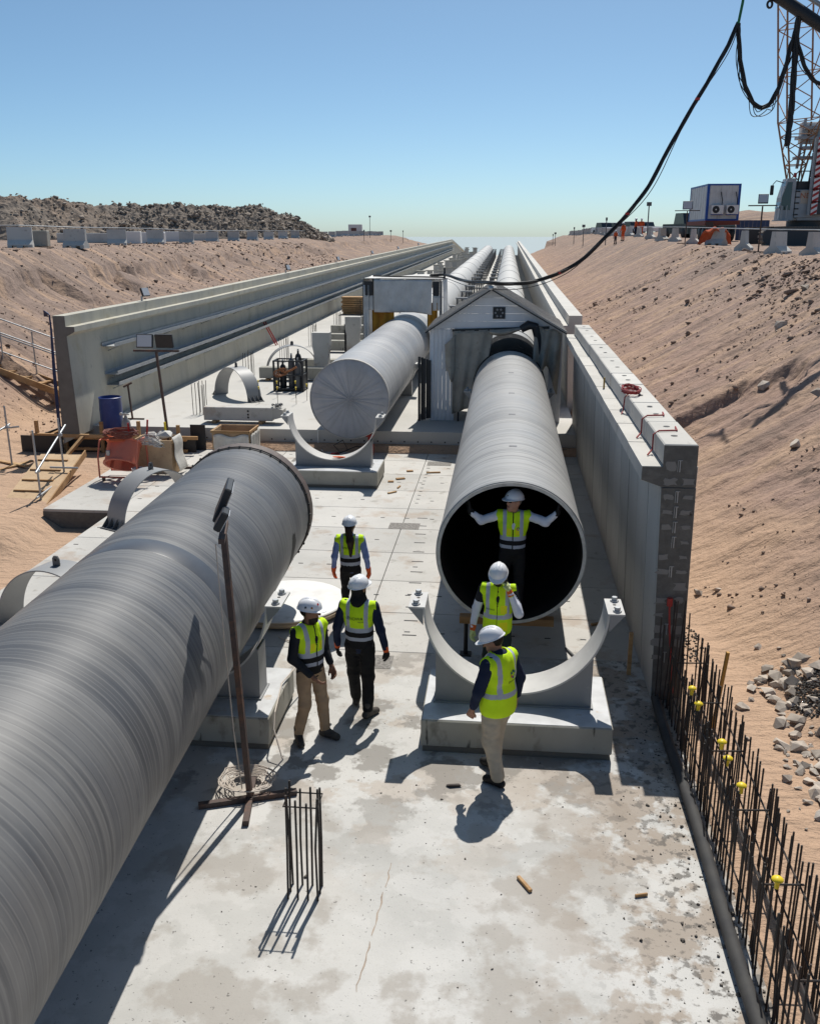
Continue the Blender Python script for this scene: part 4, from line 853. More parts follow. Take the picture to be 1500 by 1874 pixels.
m = MB(); m.bar((-12.9, 24.4, .1), (-12.05, 27.2, .35), .03, .5); m.build('form_panel', M_corr, t, True)
for i, (a, b_) in enumerate((((-13.6, 22.2, -.1), (-11.9, 22.9, -.02)), ((-13.4, 23.2, 0), (-12.1, 22.5, .03)), ((-13.2, 21.6, -.1), (-12.2, 23.0, .05)), ((-12.7, 24.9, .3), (-11.98, 25.8, .62)))):
    m = MB(); m.bar(a, b_, .12, .04); tag(m.build('loose_plank', M_wood), ['lowest', 'crossed', 'steepest', 'rearmost'][i]+' loose plank in the heap left of the formwork', 'plank', 'loose planks by the formwork')
# timber ramp with cleats and scaffold rails
t = thing('timber_ramp', 'plywood ramp with cleats leading up to the formwork', 'ramp', (-11.0, 20.8, 0))
def rp(u, v): return Vector((-11.15-.35*v+u*1.05, 19.35+v*2.8, -.12+v*.55))
for k in range(3): m = MB(); a, b_ = rp((k+.5)/3, 0), rp((k+.5)/3, 1); m.bar(a, b_, .345, .025); m.build('plank', M_woodp, t, True)
for v in (.06, .26, .46, .66, .86): m = MB(); m.bar(rp(.05, v)+Vector((0, 0, .03)), rp(.78, v)+Vector((0, 0, .03)), .05, .035); m.build('cleat', M_wood, t, True)
m = MB(); m.bar(rp(1.0, .02)-Vector((0, 0, .06)), rp(1.06, 1.05)-Vector((0, 0, .0)), .03, .16); m.build('side_board', M_wood, t, True)
t = thing('scaffold_rail', 'galvanised scaffold tube rail along the timber ramp', 'scaffold', (-10.4, 20.4, 0))
def tb(a, b_, nm='tube', r=.024): m = MB(); m.tube([a, b_], r, 10); m.build(nm, M_zinc, t, True, True)
for x, y in ((-10.35, 19.7), (-10.45, 21.15), (-12.55, 22.6)): tb((x, y, -.3), (x-.03, y, 1.55), 'standard')
tb((-10.35, 19.5, .05), (-10.5, 21.3, .1), 'ledger'); tb((-10.33, 19.55, .62), (-10.53, 21.6, 1.3), 'ledger'); tb((-10.1, 21.15, .35), (-10.8, 21.15, .35), 'ledger'); tb((-12.6, 22.8, 1.05), (-12.9, 20.2, .6), 'ledger'); tb((-12.9, 22.6, .95), (-12.2, 22.5, 1.05), 'ledger')
for p in ((-10.35, 19.68, .63), (-10.45, 21.13, 1.16), (-12.55, 22.58, 1.02), (-10.36, 19.7, .06), (-10.46, 21.15, .1)): m = MB(); m.box(p, (.09, .09, .08), bev=.015); m.build('coupler', M_zinc, t, True)
# stair with rails on the left slope
t = thing('scaffold_stair', 'timber stair with tube handrails on the left sand slope', 'stair', (-17, 30.3, 1.5))
for x, y, z in ((-16.5, 30.0, .75), (-15.55, 30.3, .5), (-18.2, 30, 1.6)): m = MB(); m.tube([(x, y, z-.3), (x-.05, y, z+2.15)], .024, 8); m.build('standard', M_zinc, t, True)
for dz_ in (.45, 1.0, 1.08, 1.55): m = MB(); m.tube([(-20.5, 30.0, 2.9+dz_), (-12.6, 30.4, -.35+dz_+.45)], .024, 8); m.build('handrail', M_zinc, t, True)
for y in (29.3, 30.2): m = MB(); m.bar((-20.5, y, 3.0), (-12.7, y+.2, .1), .05, .2); m.build('stringer', M_wood, t, True)
for k in range(15): x = -20.2+k*.5; m = MB(); m.box((x, 29.85, 3.0-(x+20.5)*.372), (.26, .86, .04)); m.build('tread', M_wood, t, True)
# blue hoses at the end of the left wall
M_hoseb = mat('hose_blue', (.012, .03, .10), .5)
for k in range(4):
    m = MB(); m.tube([(-12.22-.03*k, 24.7, 3.62), (-12.12-.03*k, 24.5, 3.74+.015*k), (-12.0-.02*k, 24.38+.03*k, 3.68), (-11.98-.02*k, 24.37+.02*k, 3.3), (-12.0-.022*k, 24.37, 2.2), (-12.02-.022*k, 24.38, 1.0), (-12.03-.022*k, 24.42, .3)], .014, 8)
    tag(m.build('blue_hose', M_hoseb, None, smooth=True), f'{["inner", "second", "third", "outer"][k]} blue hose hanging down the end of the left wall', 'hose', 'blue hoses at the left wall end')
m = MB(); rl_ = random.Random(4); yy_ = 7.6; P_ = []
while yy_ > 5.9: P_.append((-.93-.06*(7.6-yy_)+rl_.uniform(-.012, .012), yy_, rl_.uniform(.002, .009))); yy_ -= .07
for k, (a, c) in enumerate(zip(P_[:-1], P_[1:])):
    if k % 9 != 5: m.add([(a[0]-a[2], a[1], .002), (a[0]+a[2], a[1], .002), (c[0]+c[2], c[1], .002), (c[0]-c[2], c[1], .002)], [(0, 3, 2, 1)])
m.build('mud_streak', mat('mud_streak', (.37, .30, .24), .95, layers=[dict(s=8, lo=.45, hi=.6, c=(.27, .22, .18))]), near)
# white lid on the slab, under the near pipe end
t = thing('white_disc', 'round white pipe lid with plywood edge lying on the slab', 'lid', (-3.34, 13.78, 0))
m = MB(); m.lathe([(0, .135), (.90, .125), (.93, .115), (.94, .10)], 64); m.build('top_skin', mat('lid_white', (.72, .71, .68), .45, layers=[dict(s=1.6, lo=.5, hi=.68, c=(.60, .585, .555)), dict(s=5, lo=.62, hi=.7, c=(.45, .43, .4), f=.5)], bump=(3, .1, .02)), t, smooth=True)
m = MB(); m.lathe([(.94, .10), (.945, .05), (.935, .01), (0, .01)], 64); m.lathe([(.948, .075), (.955, .07), (.955, .045), (.948, .04)], 64, closed=True); m.build('edge', mat('ply_edge', (.42, .31, .20), .7, layers=[dict(s=5, st=(1, 1, 12), lo=.4, hi=.7, c=(.52, .42, .30))]), t, smooth=True)
t.rotation_euler = (R(-.6), R(-1.2), 0); t.location.z = .02
# props below the open pipe
m = MB(); m.box((.12, 12.28, .565), (1.30, .14, .10)); tag(m.build('prop_timber', M_wood), 'orange timber packing below the open pipe mouth', 'timber')
for i, x in enumerate((-.44,)): t = thing('jack_post', 'black jack post under the open pipe mouth', 'jack post', (x, 12.32, 0)); m = MB(); m.tube([(0, 0, .02), (0, 0, .512)], .03, 10); m.build('post', M_black, t); m = MB(); m.box((0, 0, .01), (.16, .16, .018)); m.build('foot', M_black, t)
m = MB(); m.tube([(.98, 12.62, .02), (1.18, 12.1, .03)], .018, 8); tag(m.build('short_rod', M_steeld), 'short steel rod on the slab right of the open pipe', 'rod')
m = MB(); m.box((1.78, 11.9, .3), (.05, .05, .62)); tag(m.build('wooden_stake', M_wood), 'short wooden stake against the right wall foot', 'stake')
for i, (x, y, a, L_, w_) in enumerate(((.31, 7.4, 2.1, .22, .035), (1.35, 7.35, .3, .12, .02), (-2.5, 20.9, .8, .25, .05), (-1.7, 22.9, .2, .35, .06), (-2.45, 22.2, .4, .22, .1), (-2.65, 21.9, .1, .14, .09), (-2.4, 21.4, 1.4, .2, .04), (-2.3, 23.0, .3, .16, .1), (1.55, 13.6, .5, .3, .05), (.6, 17.6, .3, .4, .07))):
    m = MB(); m.box((x, y, .018), (L_, w_, .03), rz=a, bev=.004); tag(m.build('wood_offcut', M_wood), ['orange stick lying on the bare foreground slab', 'thin splinter on the dusty right edge of the slab', 'offcut lying before the empty far saddle plinth', 'long offcut left of the open pipe', 'brown block right of the far plinth', 'small block right of the far plinth', 'slim stick right of the far plinth', 'square block behind the far plinth', 'offcut at the foot of the right wall', 'long offcut under the open pipe'][i], 'offcut', 'timber offcuts on the slab')
# red compressor and hose below the covered pipe end
t = thing('red_jack', 'red hydraulic jack below the sheet covered pipe end', 'jack', (-3.55, 24.75, 0)); m = MB(); m.lathe([(0, 0), (.1, 0), (.1, .3), (.06, .32), (.06, .5), (0, .5)], 16); m.build('body', M_red, t, smooth=True); m = MB(); m.box((0, 0, .55), (.2, .2, .06)); m.build('head', M_red, t)
m = MB(); m.tube([(-3.6, 24.6, .25), (-3.9, 24.4, .3), (-4.3, 24.4, .12), (-4.5, 24.5, .3), (-4.25, 24.5, .45), (-4.1, 24.4, .2), (-4.6, 24.3, .05), (-4.9, 24.5, .15)], .014, 6); tag(m.build('black_hose', M_rub, smooth=True), 'thin black hose looped below the sheet covered pipe', 'hose')
m = MB(); m.hull((-4.45, 24.4, .08), (.16, .1, .08), 12, 4); tag(m.build('red_tool', M_red), 'small red tool lying below the sheet covered pipe', 'tool')
m = MB(); m.hull((-3.85, 21.72, .63), (.26, .06, .03), 14, 6); tag(m.build('orange_rag', M_orange), 'orange rag lying in the far empty saddle', 'rag')
m = MB(); m.tube([(-5.05, 25.2, .58), (-5.06, 25.2, .5), (-5.06, 25.22, .1), (-4.9, 25.0, .03)], .012, 6); tag(m.build('white_hose', M_white), 'white hose hanging down the step face', 'hose')
# ------------------------------------------------------------------ rebar wall starters along the right slab edge
rc = thing('rebar_cage', 'double row of wall starter bars along the right edge of the slab', 'rebar', (2.3, 7.5, 0))
m = MB(); m.tube([(0, 0, -.02), (0, 0, .5), (0, 0, 1.0)], .0085, 6); bar_me = m.mesh('bar', M_rebar)
rr = random.Random(11)
for row, (x, h) in enumerate(((2.14, .93), (2.47, .96))):
    y = 4.0
    while y < 11.1:
        for q in range(1 if rr.random() < .8 else 2):
            inst(bar_me, 'bar', rc, (x-2.3+rr.uniform(-.02, .02)+q*.03, y-7.5+rr.uniform(-.02, .02), 0), (rr.gauss(0, .018), rr.gauss(0, .018), 0), (1, 1, h*rr.uniform(.9, 1.12)*(1 if row else rr.choice((1, 1, .85)))))
        y += .088
for k in range(9):
    inst(bar_me, 'bar', rc, (2.0+k*.045-2.3, 11.02-7.5+rr.uniform(-.06, .05), 0), (rr.gauss(0, .02), rr.gauss(0, .02), 0), (1, 1, rr.uniform(1.1, 1.45)))
for x in (2.155, 2.455):
    for z in (.28, .72):
        m = MB(); m.tube([(x, y, z+.015*math.sin(y*2+x)) for y in np.arange(3.9, 11.3, .6)], .009, 6); m.build('distribution_bar', M_rebar, rc, True)
for y in np.arange(4.6, 11, 1.02):
    m = MB(); m.tube([(2.13, y, .74), (2.48, y+.02, .745)], .009, 6); m.build('link', M_rebar, rc, True)
for i, (x, y, z) in enumerate(((2.14, 9.66, .91), (2.15, 9.34, .89), (2.20, 8.45, .95), (2.2, 8.18, .93), (2.22, 7.72, .93), (2.19, 6.42, .93))):
    m = MB(); m.lathe([(0, .055), (.026, .05), (.044, .035), (.046, .026), (.04, .02), (.02, .016), (.018, -.05), (0, -.05)], 18, (x, y, z)); m.build('safety_cap', M_yel, rc, True, True)['label'] = 'yellow mushroom safety cap'
m = MB(); m.tube([(2.015+.012*math.sin(y*1.7), y, .075+.008*math.sin(y*2.3)) for y in np.arange(3.6, 11.15, .25)], .06, 14); tag(m.build('foam_tube', mat('foam_tube', (.035, .035, .037), .8, layers=[dict(s=3, lo=.4, hi=.7, c=(.06, .058, .055))], bump=(12, .2, .01)), smooth=True), 'long black foam tube lying along the foot of the rebar row', 'tube')
m = MB(); m.bar((2.60, 10.48, .0), (2.70, 10.52, 1.0), .035, .05); tag(m.build('wooden_stake', mat('stake_yellow', (.45, .24, .05), .7)), 'tall yellowish stake leaning behind the rebar row', 'stake')
M_redw = mat('red_wire', (.30, .03, .03), .6)
m = MB()
for k in range(9): m.tube([(1.98+.02*rr.uniform(-1, 1)+.13*math.cos(q), 15.05+.04*rr.uniform(-1, 1)+(.24+.02*k)*math.sin(q), 3.345+.008*k) for q in np.linspace(0, 6.2, 18)], .008, 6)
m.tube([(1.95, 14.9, 3.36), (1.86, 14.8, 3.30), (1.84, 14.75, 3.10), (1.8, 14.6, 3.075)], .01, 6)
tag(m.build('red_cable', M_redw), 'red cable coil lying on the right wall cap', 'cable')
for i, y in enumerate((13.0, 11.95)):
    m = MB(); m.tube([(2.2, y+.3, 3.34), (2.18, y+.05, 3.345), (1.95, y, 3.345), (1.88, y-.02, 3.30), (1.875, y-.06, 3.12), (1.8, y-.2, 3.075)], .011, 6); tag(m.build('red_wire', M_redw), ['farther', 'nearer'][i]+' red wire looped over a cap block of the right wall', 'wire', 'red wires on the right wall')
m = MB(); m.tube([(2.1, 11.14, 1.35), (2.12, 11.1, 1.0), (2.16, 11.05, .6), (2.2, 11.0, .2)], .012, 6); m.lathe([(0, 0), (.035, 0), (.035, .1), (0, .1)], 10, (2.1, 11.12, 1.32)); tag(m.build('red_rope', M_red), 'red rope hanging down the end of the right wall', 'rope')
m = MB(); m.box((1.78, 17.2, 3.16), (.03, .03, .2)); tag(m.build('brass_peg', mat('brass', (.35, .24, .08), .5, .3)), 'brass coloured peg on the right wall ledge', 'peg')
# ------------------------------------------------------------------ stones
stone_me = []
for k in range(10):
    m = MB(); m.hull((0, 0, 0), (1, random.uniform(.6, .9), random.uniform(.35, .6)), 11, 100+k); stone_me.append(m.mesh('stone', M_stone))
rb = thing('rubble_heap', 'heap of broken limestone pieces at the foot of the right slope', 'rubble', (3.9, 10.3, .1))
def drop(X, Y): return float(Zg(X, Y))
def put_stones(n, cx_, cy_, sx, sy, smin, smax, parent, seed):
    r_ = random.Random(seed)
    for k in range(n):
        x, y = r_.gauss(cx_, sx), r_.gauss(cy_, sy)
        if x < 2.75: x = 2.75+r_.uniform(0, .4)
        s_ = smin+(smax-smin)*r_.random()**2
        l = parent.location
        inst(r_.choice(stone_me), 'stone', parent, (x-l.x, y-l.y, drop(x, y)+s_*.22-l.z), (r_.uniform(-.4, .4), r_.uniform(-.4, .4), r_.uniform(0, 6.28)), (s_,)*3)
put_stones(200, 3.72, 9.4, .22, .95, .04, .17, rb, 5); put_stones(60, 3.72, 11.5, .28, .32, .04, .17, rb, 8); put_stones(14, 3.3, 8.6, .3, .8, .03, .08, rb, 9)
for i, (x, y, s_, lb) in enumerate(((3.05, 11.0, .12, 'single white stone right of the yellowish stake'), (3.2, 14.6, .13, 'left stone of the pair in the sand behind the wall end'), (3.45, 14.5, .12, 'right stone of the pair in the sand behind the wall end'), (5.6, 18.4, .20, 'squarish brown boulder low on the right slope'), (6.3, 23.6, .30, 'grey boulder below the wash-out on the right slope'), (6.5, 20.3, .2, 'flat white slab half way up the right slope'), (9.0, 30.5, .3, 'dark boulder near the top of the right slope'), (7.6, 27.6, .26, 'dark boulder beside the cable shadow'), (3.3, 9.95, .06, 'small orange brick bit in the sand'))):
    o = link(bpy.data.objects.new('boulder', stone_me[i % 10])); o.location = (x, y, drop(x, y)+s_*.2); o.scale = (s_,)*3; o.rotation_euler = (.2*i, .1, i*1.3); tag(o, lb, 'boulder', 'loose boulders on the right slope')
tmpl = []
for k in range(14):
    m = MB(); m.hull((0, 0, 0), (1, random.uniform(.6, .95), random.uniform(.45, .8)), 9, 300+k)
    tris = []
    for f in m.f:
        for j in range(1, len(f)-1): tris.append((f[0], f[j], f[j+1]))
    tmpl.append((np.array(m.v), np.array(tris)))
def scatter(name, P, S, mt, seed=0, sink=.25):
    r_ = np.random.default_rng(seed); V = []; F = []; b_ = 0
    for p, s_ in zip(P, S):
        v, f = tmpl[r_.integers(14)]; a = r_.uniform(0, 6.283); c_, s2 = math.cos(a), math.sin(a); tlt = r_.uniform(-.5, .5)
        R_ = np.array([[c_, -s2, 0], [s2, c_, 0], [0, 0, 1]]) @ np.array([[1, 0, 0], [0, math.cos(tlt), -math.sin(tlt)], [0, math.sin(tlt), math.cos(tlt)]])
        V.append((v*s_) @ R_.T+np.array(p)+[0, 0, s_*sink]); F.append(f+b_); b_ += len(v)
    V = np.concatenate(V); F = np.concatenate(F); me = bpy.data.meshes.new(name)
    me.vertices.add(len(V)); me.vertices.foreach_set('co', V.ravel()); me.loops.add(F.size); me.loops.foreach_set('vertex_index', F.ravel().astype(np.int32))
    me.polygons.add(len(F)); me.polygons.foreach_set('loop_start', np.arange(0, F.size, 3)); me.materials.append(mt); me.update(calc_edges=True); me.validate()
    return link(bpy.data.objects.new(name, me))
g = np.random.default_rng(4)
n = 15000; Yp = 7+50*g.random(n)**1.5; tp = g.random(n)**.8; fr = np.interp(Yp, [0, 6, 10, 14, 20, 30], [5, 4.4, 3.7, 3.0, 2.5, 2.4]); Xp = fr+.05+tp*(11-fr)
keep = pnoise(Xp*.45, Yp*.45, 2.2)+pnoise(Xp*1.5, Yp*1.5, 6.2)*.7 > .08; Xp, Yp = Xp[keep], Yp[keep]
S = np.clip(.010*np.exp(g.normal(.35, .75, len(Xp))), .008, .13)*(1+Yp/60)
tag(scatter('slope_pebbles', np.stack([Xp, Yp, Zg(Xp, Yp)], -1), S, M_pebble, 1), 'scattered dark pebbles over the right sand slope', 'pebbles', kind='stuff')
n = 7000; Yp = 26+90*g.random(n)**1.3; Xp = -13-12*g.random(n)
S = np.clip(.025*np.exp(g.normal(.3, .6, n)), .02, .22)*(.6+Yp/90)
tag(scatter('slope_pebbles', np.stack([Xp, Yp, Zg(Xp, Yp)], -1), S, M_pebble, 2), 'scattered dark pebbles over the left sand slope', 'pebbles', kind='stuff')
n = 700; Xp = g.normal(9.3, .8, n); Yp = g.normal(32, 2.6, n); S = np.clip(.03*np.exp(g.normal(.2, .7, n)), .02, .28)
tag(scatter('slope_rocks', np.stack([Xp, Yp, Zg(Xp, Yp)], -1), S, M_pebble, 12), 'grey broken rocks strewn below the right bench edge', 'rocks', kind='stuff')
n = 900; a = g.random(n)*6.283; r_ = g.random(n)**.6; Xp = 4.05+.42*r_*np.cos(a); Yp = 11.05+.5*r_*np.sin(a)
tag(scatter('dark_gravel', np.stack([Xp, Yp, Zg(Xp, Yp)+.10*(1-r_)], -1), .012+.022*g.random(n), mat('dark_gravel', (.07, .064, .058), .95), 3), 'dark gravel spill among the limestone pieces', 'gravel', kind='stuff')
n = 160; a = g.random(n)*6.283; r_ = g.random(n)**.6; Xp = 2.72+.22*r_*np.cos(a); Yp = 13.0+.9*r_*np.sin(a)
tag(scatter('dark_gravel', np.stack([Xp, Yp, Zg(Xp, Yp)], -1), .015+.02*g.random(n), MT['dark_gravel'], 5), 'small dark gravel spill behind the wall end', 'gravel', kind='stuff')
n = 1500; Xp = 2.35-np.abs(g.normal(0, .42, n)); Yp = 3.8+7.2*g.random(n); S = np.clip(.006*np.exp(g.normal(.2, .6, n)), .003, .03)
tag(scatter('slab_grit', np.stack([Xp, Yp, 0*Xp], -1), S, mat('grit', (.13, .115, .10), .95), 6), 'dark grit and mortar crumbs along the right slab edge', 'grit', kind='stuff')
n = 420; Xp = g.uniform(-2.6, 2.0, n); Yp = g.uniform(3.8, 11.5, n); S = np.clip(.005*np.exp(g.normal(.1, .6, n)), .003, .028)
tag(scatter('slab_grit', np.stack([Xp, Yp, 0*Xp], -1), S, MT['grit'], 7), 'sparse dark crumbs over the foreground slab', 'grit', kind='stuff')
m = MB(); m.hull((-.42, 8.95, .02), (.09, .05, .035), 14, 44); tag(m.build('mortar_lump', mat('dark_lump', (.06, .05, .045), .9)), 'dark mortar lump on the slab left of the man in khaki', 'lump')
# ------------------------------------------------------------------ spoil heap far left
rid = [(-100, 95, 9.0), (-75, 100, 9.9), (-56, 106, 9.7), (-53, 112, 9.6), (-45.8, 118.8, 9.3), (-37.4, 125.5, 9.3), (-33, 130.5, 9.6), (-30, 134.5, 8.2), (-27.5, 139, 6.6), (-26, 143, 5.2)]
ra = np.array(rid); tt = np.linspace(0, len(rid)-1, 420); RX = np.interp(tt, range(len(rid)), ra[:, 0]); RY = np.interp(tt, range(len(rid)), ra[:, 1]); RZ = np.interp(tt, range(len(rid)), ra[:, 2])
us_ = np.concatenate([np.linspace(-1, 0, 40), np.linspace(0, 1, 14)[1:]]); dx_, dy_ = .62, -.78     # towards the camera side
U, T = np.meshgrid(us_, np.arange(420)); hh = RZ[T]-5.0; off = -U*hh*1.7
HX = RX[T]+dx_*off; HY = RY[T]+dy_*off; HZ = 5.0+hh*(1-np.abs(U)**1.1)-.2*(np.abs(U) > .97)
HZ = HZ+np.where(np.abs(U) < .95, .45*fbm(HX*.3, HY*.3, 1.1, 4)+.25*fbm(HX*1.1, HY*1.1, 5.1, 3), 0)
ix_ = np.arange(U.size).reshape(U.shape); fq = np.stack([ix_[:-1, :-1], ix_[:-1, 1:], ix_[1:, 1:], ix_[1:, :-1]], -1).reshape(-1, 4)
me = bpy.data.meshes.new('spoil_heap'); me.from_pydata(np.stack([HX, HY, HZ], -1).reshape(-1, 3).tolist(), [], fq.tolist())
M_heap = mat('spoil', (.22, .185, .155), .95, layers=[dict(s=.12, lo=.45, hi=.6, c=(.30, .22, .165), mask=[('x', -44, -58)]), dict(s=1.2, lo=.5, hi=.65, c=(.15, .13, .115), d=8)], bump=(2, .8, .2), spec=.1)
me.materials.append(M_heap); hp = link(bpy.data.objects.new('spoil_heap', me)); tag(hp, kind='structure')
sel = g.integers(0, U.size, 9000); px_, py_, pz_ = HX.ravel()[sel], HY.ravel()[sel], HZ.ravel()[sel]
kp = (U.ravel()[sel] < .35) & ((px_ > -47) | (g.random(len(sel)) < .3)); px_, py_, pz_ = px_[kp]+g.normal(0, .2, kp.sum()), py_[kp]+g.normal(0, .2, kp.sum()), pz_[kp]
S = np.clip(.15*np.exp(g.normal(0, .55, len(px_))), .07, .8)
tag(scatter('spoil_rocks', np.stack([px_, py_, pz_], -1), S, M_rock, 8), 'dark grey blasted rock covering the far left spoil heap', 'rocks', kind='stuff')
# ------------------------------------------------------------------ concrete barriers along both benches
M_barr = mat('barrier_concrete', (.54, .53, .50), .85, rand=.12, layers=[dict(s=1.3, lo=.4, hi=.7, c=(.46, .45, .425)), dict(s=6, lo=.6, hi=.7, c=(.25, .24, .22), f=.6)])
def make_barrier():
    t = thing('concrete_barrier', '', 'barrier', (0, 0, 0), 0, 'concrete barriers along the excavation edge')
    L = .55; m = MB(); pf = [(-.30, 0), (-.30, .16), (-.13, .46), (-.10, .95), (.10, .95), (.13, .46), (.30, .16), (.30, 0)]
    # body above the two fork slots, then three feet
    m.prism([(-.37, .12), (-.37, .17), (-.13, .38), (-.09, .95), (.09, .95), (.13, .38), (.37, .17), (.37, .12)], 'x', -L, L)
    m.build('body', M_barr, t)
    for a, c in ((-L, -.36), (-.13, .13), (.36, L)): m = MB(); m.box(((a+c)/2, 0, .06), (c-a, .74, .118)); m.build('foot', M_barr, t)
    return t
br0 = make_barrier(); first = True
Lb = [(-22.7, 44.0), (-21.75, 47.8), (-23.3, 56.9), (-23.7, 64.4), (-24.6, 73.6), (-26.1, 85.1)]+[(-26.4-(y-93)*.03, y) for y in np.arange(93, 240, 8.0)]
Rb = [(11.75, 39.3), (11.15, 42.1), (11.2, 48.3), (11.5, 63.0), (11.85, 72.0), (11.7, 77.1), (12.1, 86.2), (12.7, 98.2)]+[(12.6+(y-105)*.012, y) for y in np.arange(105, 235, 6.5)]
for side, lst in (('left', Lb), ('right', Rb)):
    for i, (x, y) in enumerate(lst):
        c = br0 if first else copy_tree(br0); first = False
        c.location = (x, y, drop(x, y)-.03); c.rotation_euler = (0, 0, R(random.uniform(-12, 12)+(14 if side == 'left' else 62))); c.scale = (1.0, 1, 1) if side == 'left' else (.95, 1, 1)
        c['label'] = f'{ordn(i)} concrete barrier from the camera along the {side} bench edge'
def rail(name, lst, lab):
    m = MB(); P_ = []
    for i, (x, y) in enumerate(lst): P_.append((x, y, drop(x, y)+1.0))
    m.tube(P_, .025, 6); tag(m.build(name, M_zinc), lab, 'rail')
rail('barrier_rail', [(-33, 40)]+Lb[:12], 'thin steel tube laid along the tops of the left barriers'); rail('barrier_rail', [(13.2, 35)]+Rb[1:9], 'thin steel tube laid along the tops of the right barriers')
M_wb = mat('water_barrier', (.70, .68, .66), .5)
for i, (x, y, w_, mt) in enumerate(((-25.8, 66, 1.0, M_wb), (-26.4, 71, 2.0, M_wb), (-28, 80, 2.4, M_wb), (-24.0, 46.5, 1.1, M_block), (-25.2, 50.5, 1.4, M_block), (-30.5, 71, 6, M_barr), (-33, 92, 9, M_barr), (-27.5, 46, 1.6, M_block))):
    t = thing('stacked_block', ['narrow white plastic barrier behind the left row', 'wide white plastic barrier behind the left row', 'white barrier with a red end behind the left row', 'dark block left behind the second left barrier', 'small dark blocks between the first two left barriers', 'long pale concrete beam lying behind the left barriers', 'longest concrete beams stacked before the spoil heap', 'low dark block at the far left edge'][i], 'block', (x, y, drop(x, y)), R(8), 'blocks and barriers stored on the left bench')
    m = MB(); m.box((0, 0, .42 if i < 5 else .36), (w_, .5, .82 if i < 5 else .7), bev=.03); m.build('body', mt, t)
    if i == 2: m = MB(); m.box((1.22, 0, .42), (.06, .52, .8)); m.build('red_end', M_red, t)
for i, (x, y, z0, s_) in enumerate(((-31.5, 202, 5.6, (2.8, 2.4, 2.3)),)):
    t = thing('site_cabin', 'far white site cabin on the left bench', 'cabin', (x, y, z0), .1); m = MB(); m.box((0, 0, s_[2]/2), s_, bev=.04); m.build('box', M_wb, t); m = MB(); m.box((-.3, -s_[1]/2-.02, 1.0), (1.1, .05, 1.2)); m.build('door', mat('cabin_red', (.16, .07, .06), .7) if 'cabin_red' not in MT else MT['cabin_red'], t)
for i, (x, y, h) in enumerate(((-36.5, 150, 3.2), (-34.5, 152, 3.4), (-34.0, 152.5, 3.4), (-27.5, 195, 4), (-25, 170, 2.2), (-24.5, 205, 2.5), (-23, 215, 2.4), (11.83, 86.2, 2.75), (10.4, 107.5, 2.6), (9.6, 128.8, 2.4), (9.8, 150, 2.2), (8.8, 188, 2.2), (8.9, 200, 2.0))):
    z = drop(x, y); t = thing('light_pole', f'{ordn(i)} thin far pole counted from the left of the photo', 'pole', (x, y, z), 0, 'far poles along the benches')
    m = MB(); m.tube([(0, 0, 0), (0, 0, h)], .05, 6); m.build('pole', M_steeld, t); m = MB(); m.box((0, 0, h+.1), (.4 if i % 2 else .2, .12, .32)); m.build('head', M_steeld, t)
# ------------------------------------------------------------------ right bench: masts, office container, tarp, vehicles, workers
lightmast('floodlight mast at the bench edge in front of the crawler crane', 11.0, 44.7, drop(11.0, 44.7), 1.95, 1.2, R(-10), dict(h=[(0, .42, .42, R(-22), R(-12))]))
lightmast('floodlight mast at the bench edge left of the office container', 11.0, 63.0, drop(11.0, 63.0), 1.95, 1.5, R(-10), dict(h=[(0, .6, .5, R(-10), R(-12))]))
M_cont = mat('container_white', (.60, .60, .60), .5, layers=[dict(s=1.5, lo=.45, hi=.7, c=(.50, .495, .48)), dict(s=4, st=(1, 1, .2), lo=.6, hi=.7, c=(.36, .33, .30), f=.6)])
M_cblue = mat('container_blue', (.015, .075, .33), .45)
ca = R(1); t = thing('office_container', 'white office container with blue frame and two air conditioners on a trailer', 'container', (15.1, 72.5, 6.72), ca)
W_, D_, H_ = 2.3, 6.0, 2.5
for k in range(12): m = MB(); m.box((-W_/2+.12+k*.187, .05, H_/2), (.182, .05+.03*(k % 2), H_-.24)); m.build('front_panel', M_cont, t)
for s in (-1, 1):
    for k in range(14): m = MB(); m.box((s*(W_/2-.05), .25+k*.41, H_/2), (.05+.03*(k % 2), .40, H_-.24)); m.build('side_panel', M_cont, t)
m = MB(); m.box((0, D_/2, H_-.05), (W_-.2, D_-.2, .04)); m.build('roof', M_cont, t)
for sx in (-1, 1):
    for y in (.08, D_-.08): m = MB(); m.box((sx*(W_/2-.07), y, H_/2), (.17, .17, H_-.004)); m.build('corner_post', M_cblue, t)
    for z in (.06, H_-.06): m = MB(); m.box((sx*(W_/2-.06), D_/2, z), (.12, D_-.34, .115)); m.build('edge_rail', M_cblue, t)
for z in (.06, H_-.06): m = MB(); m.box((0, .06, z), (W_-.34, .12, .115)); m.build('edge_rail', M_cblue, t)
for x in (-.42, .62):
    m = MB(); m.box((x, -.2, .75), (.82, .32, .62), bev=.02); ac = m.build('air_conditioner', M_wb, t); m = MB(); m.lathe([(0, -.012), (.23, -.012), (.25, 0)], 24, (x-.12, -.362, .75), 'y'); m.build('fan_grille', M_corr, ac); m = MB(); m.lathe([(0, -.014), (.05, -.014)], 14, (x-.12, -.366, .75), 'y'); m.build('fan_hub', M_wb, ac)
    m = MB(); m.box((x, -.18, .40), (.8, .28, .04)); m.build('bracket', M_cblue, t); m = MB(); m.tube([(x+.3, -.2, 1.05), (x+.32, -.12, 1.4), (x+.2, -.06, 1.95)], .03, 6); m.build('pipe_run', M_rub, t)
tr = thing('flat_trailer', 'red brown flat trailer under the office container', 'trailer', (15.1, 72.5, drop(15.1, 72.5)), ca); h0 = 6.72-tr.location.z
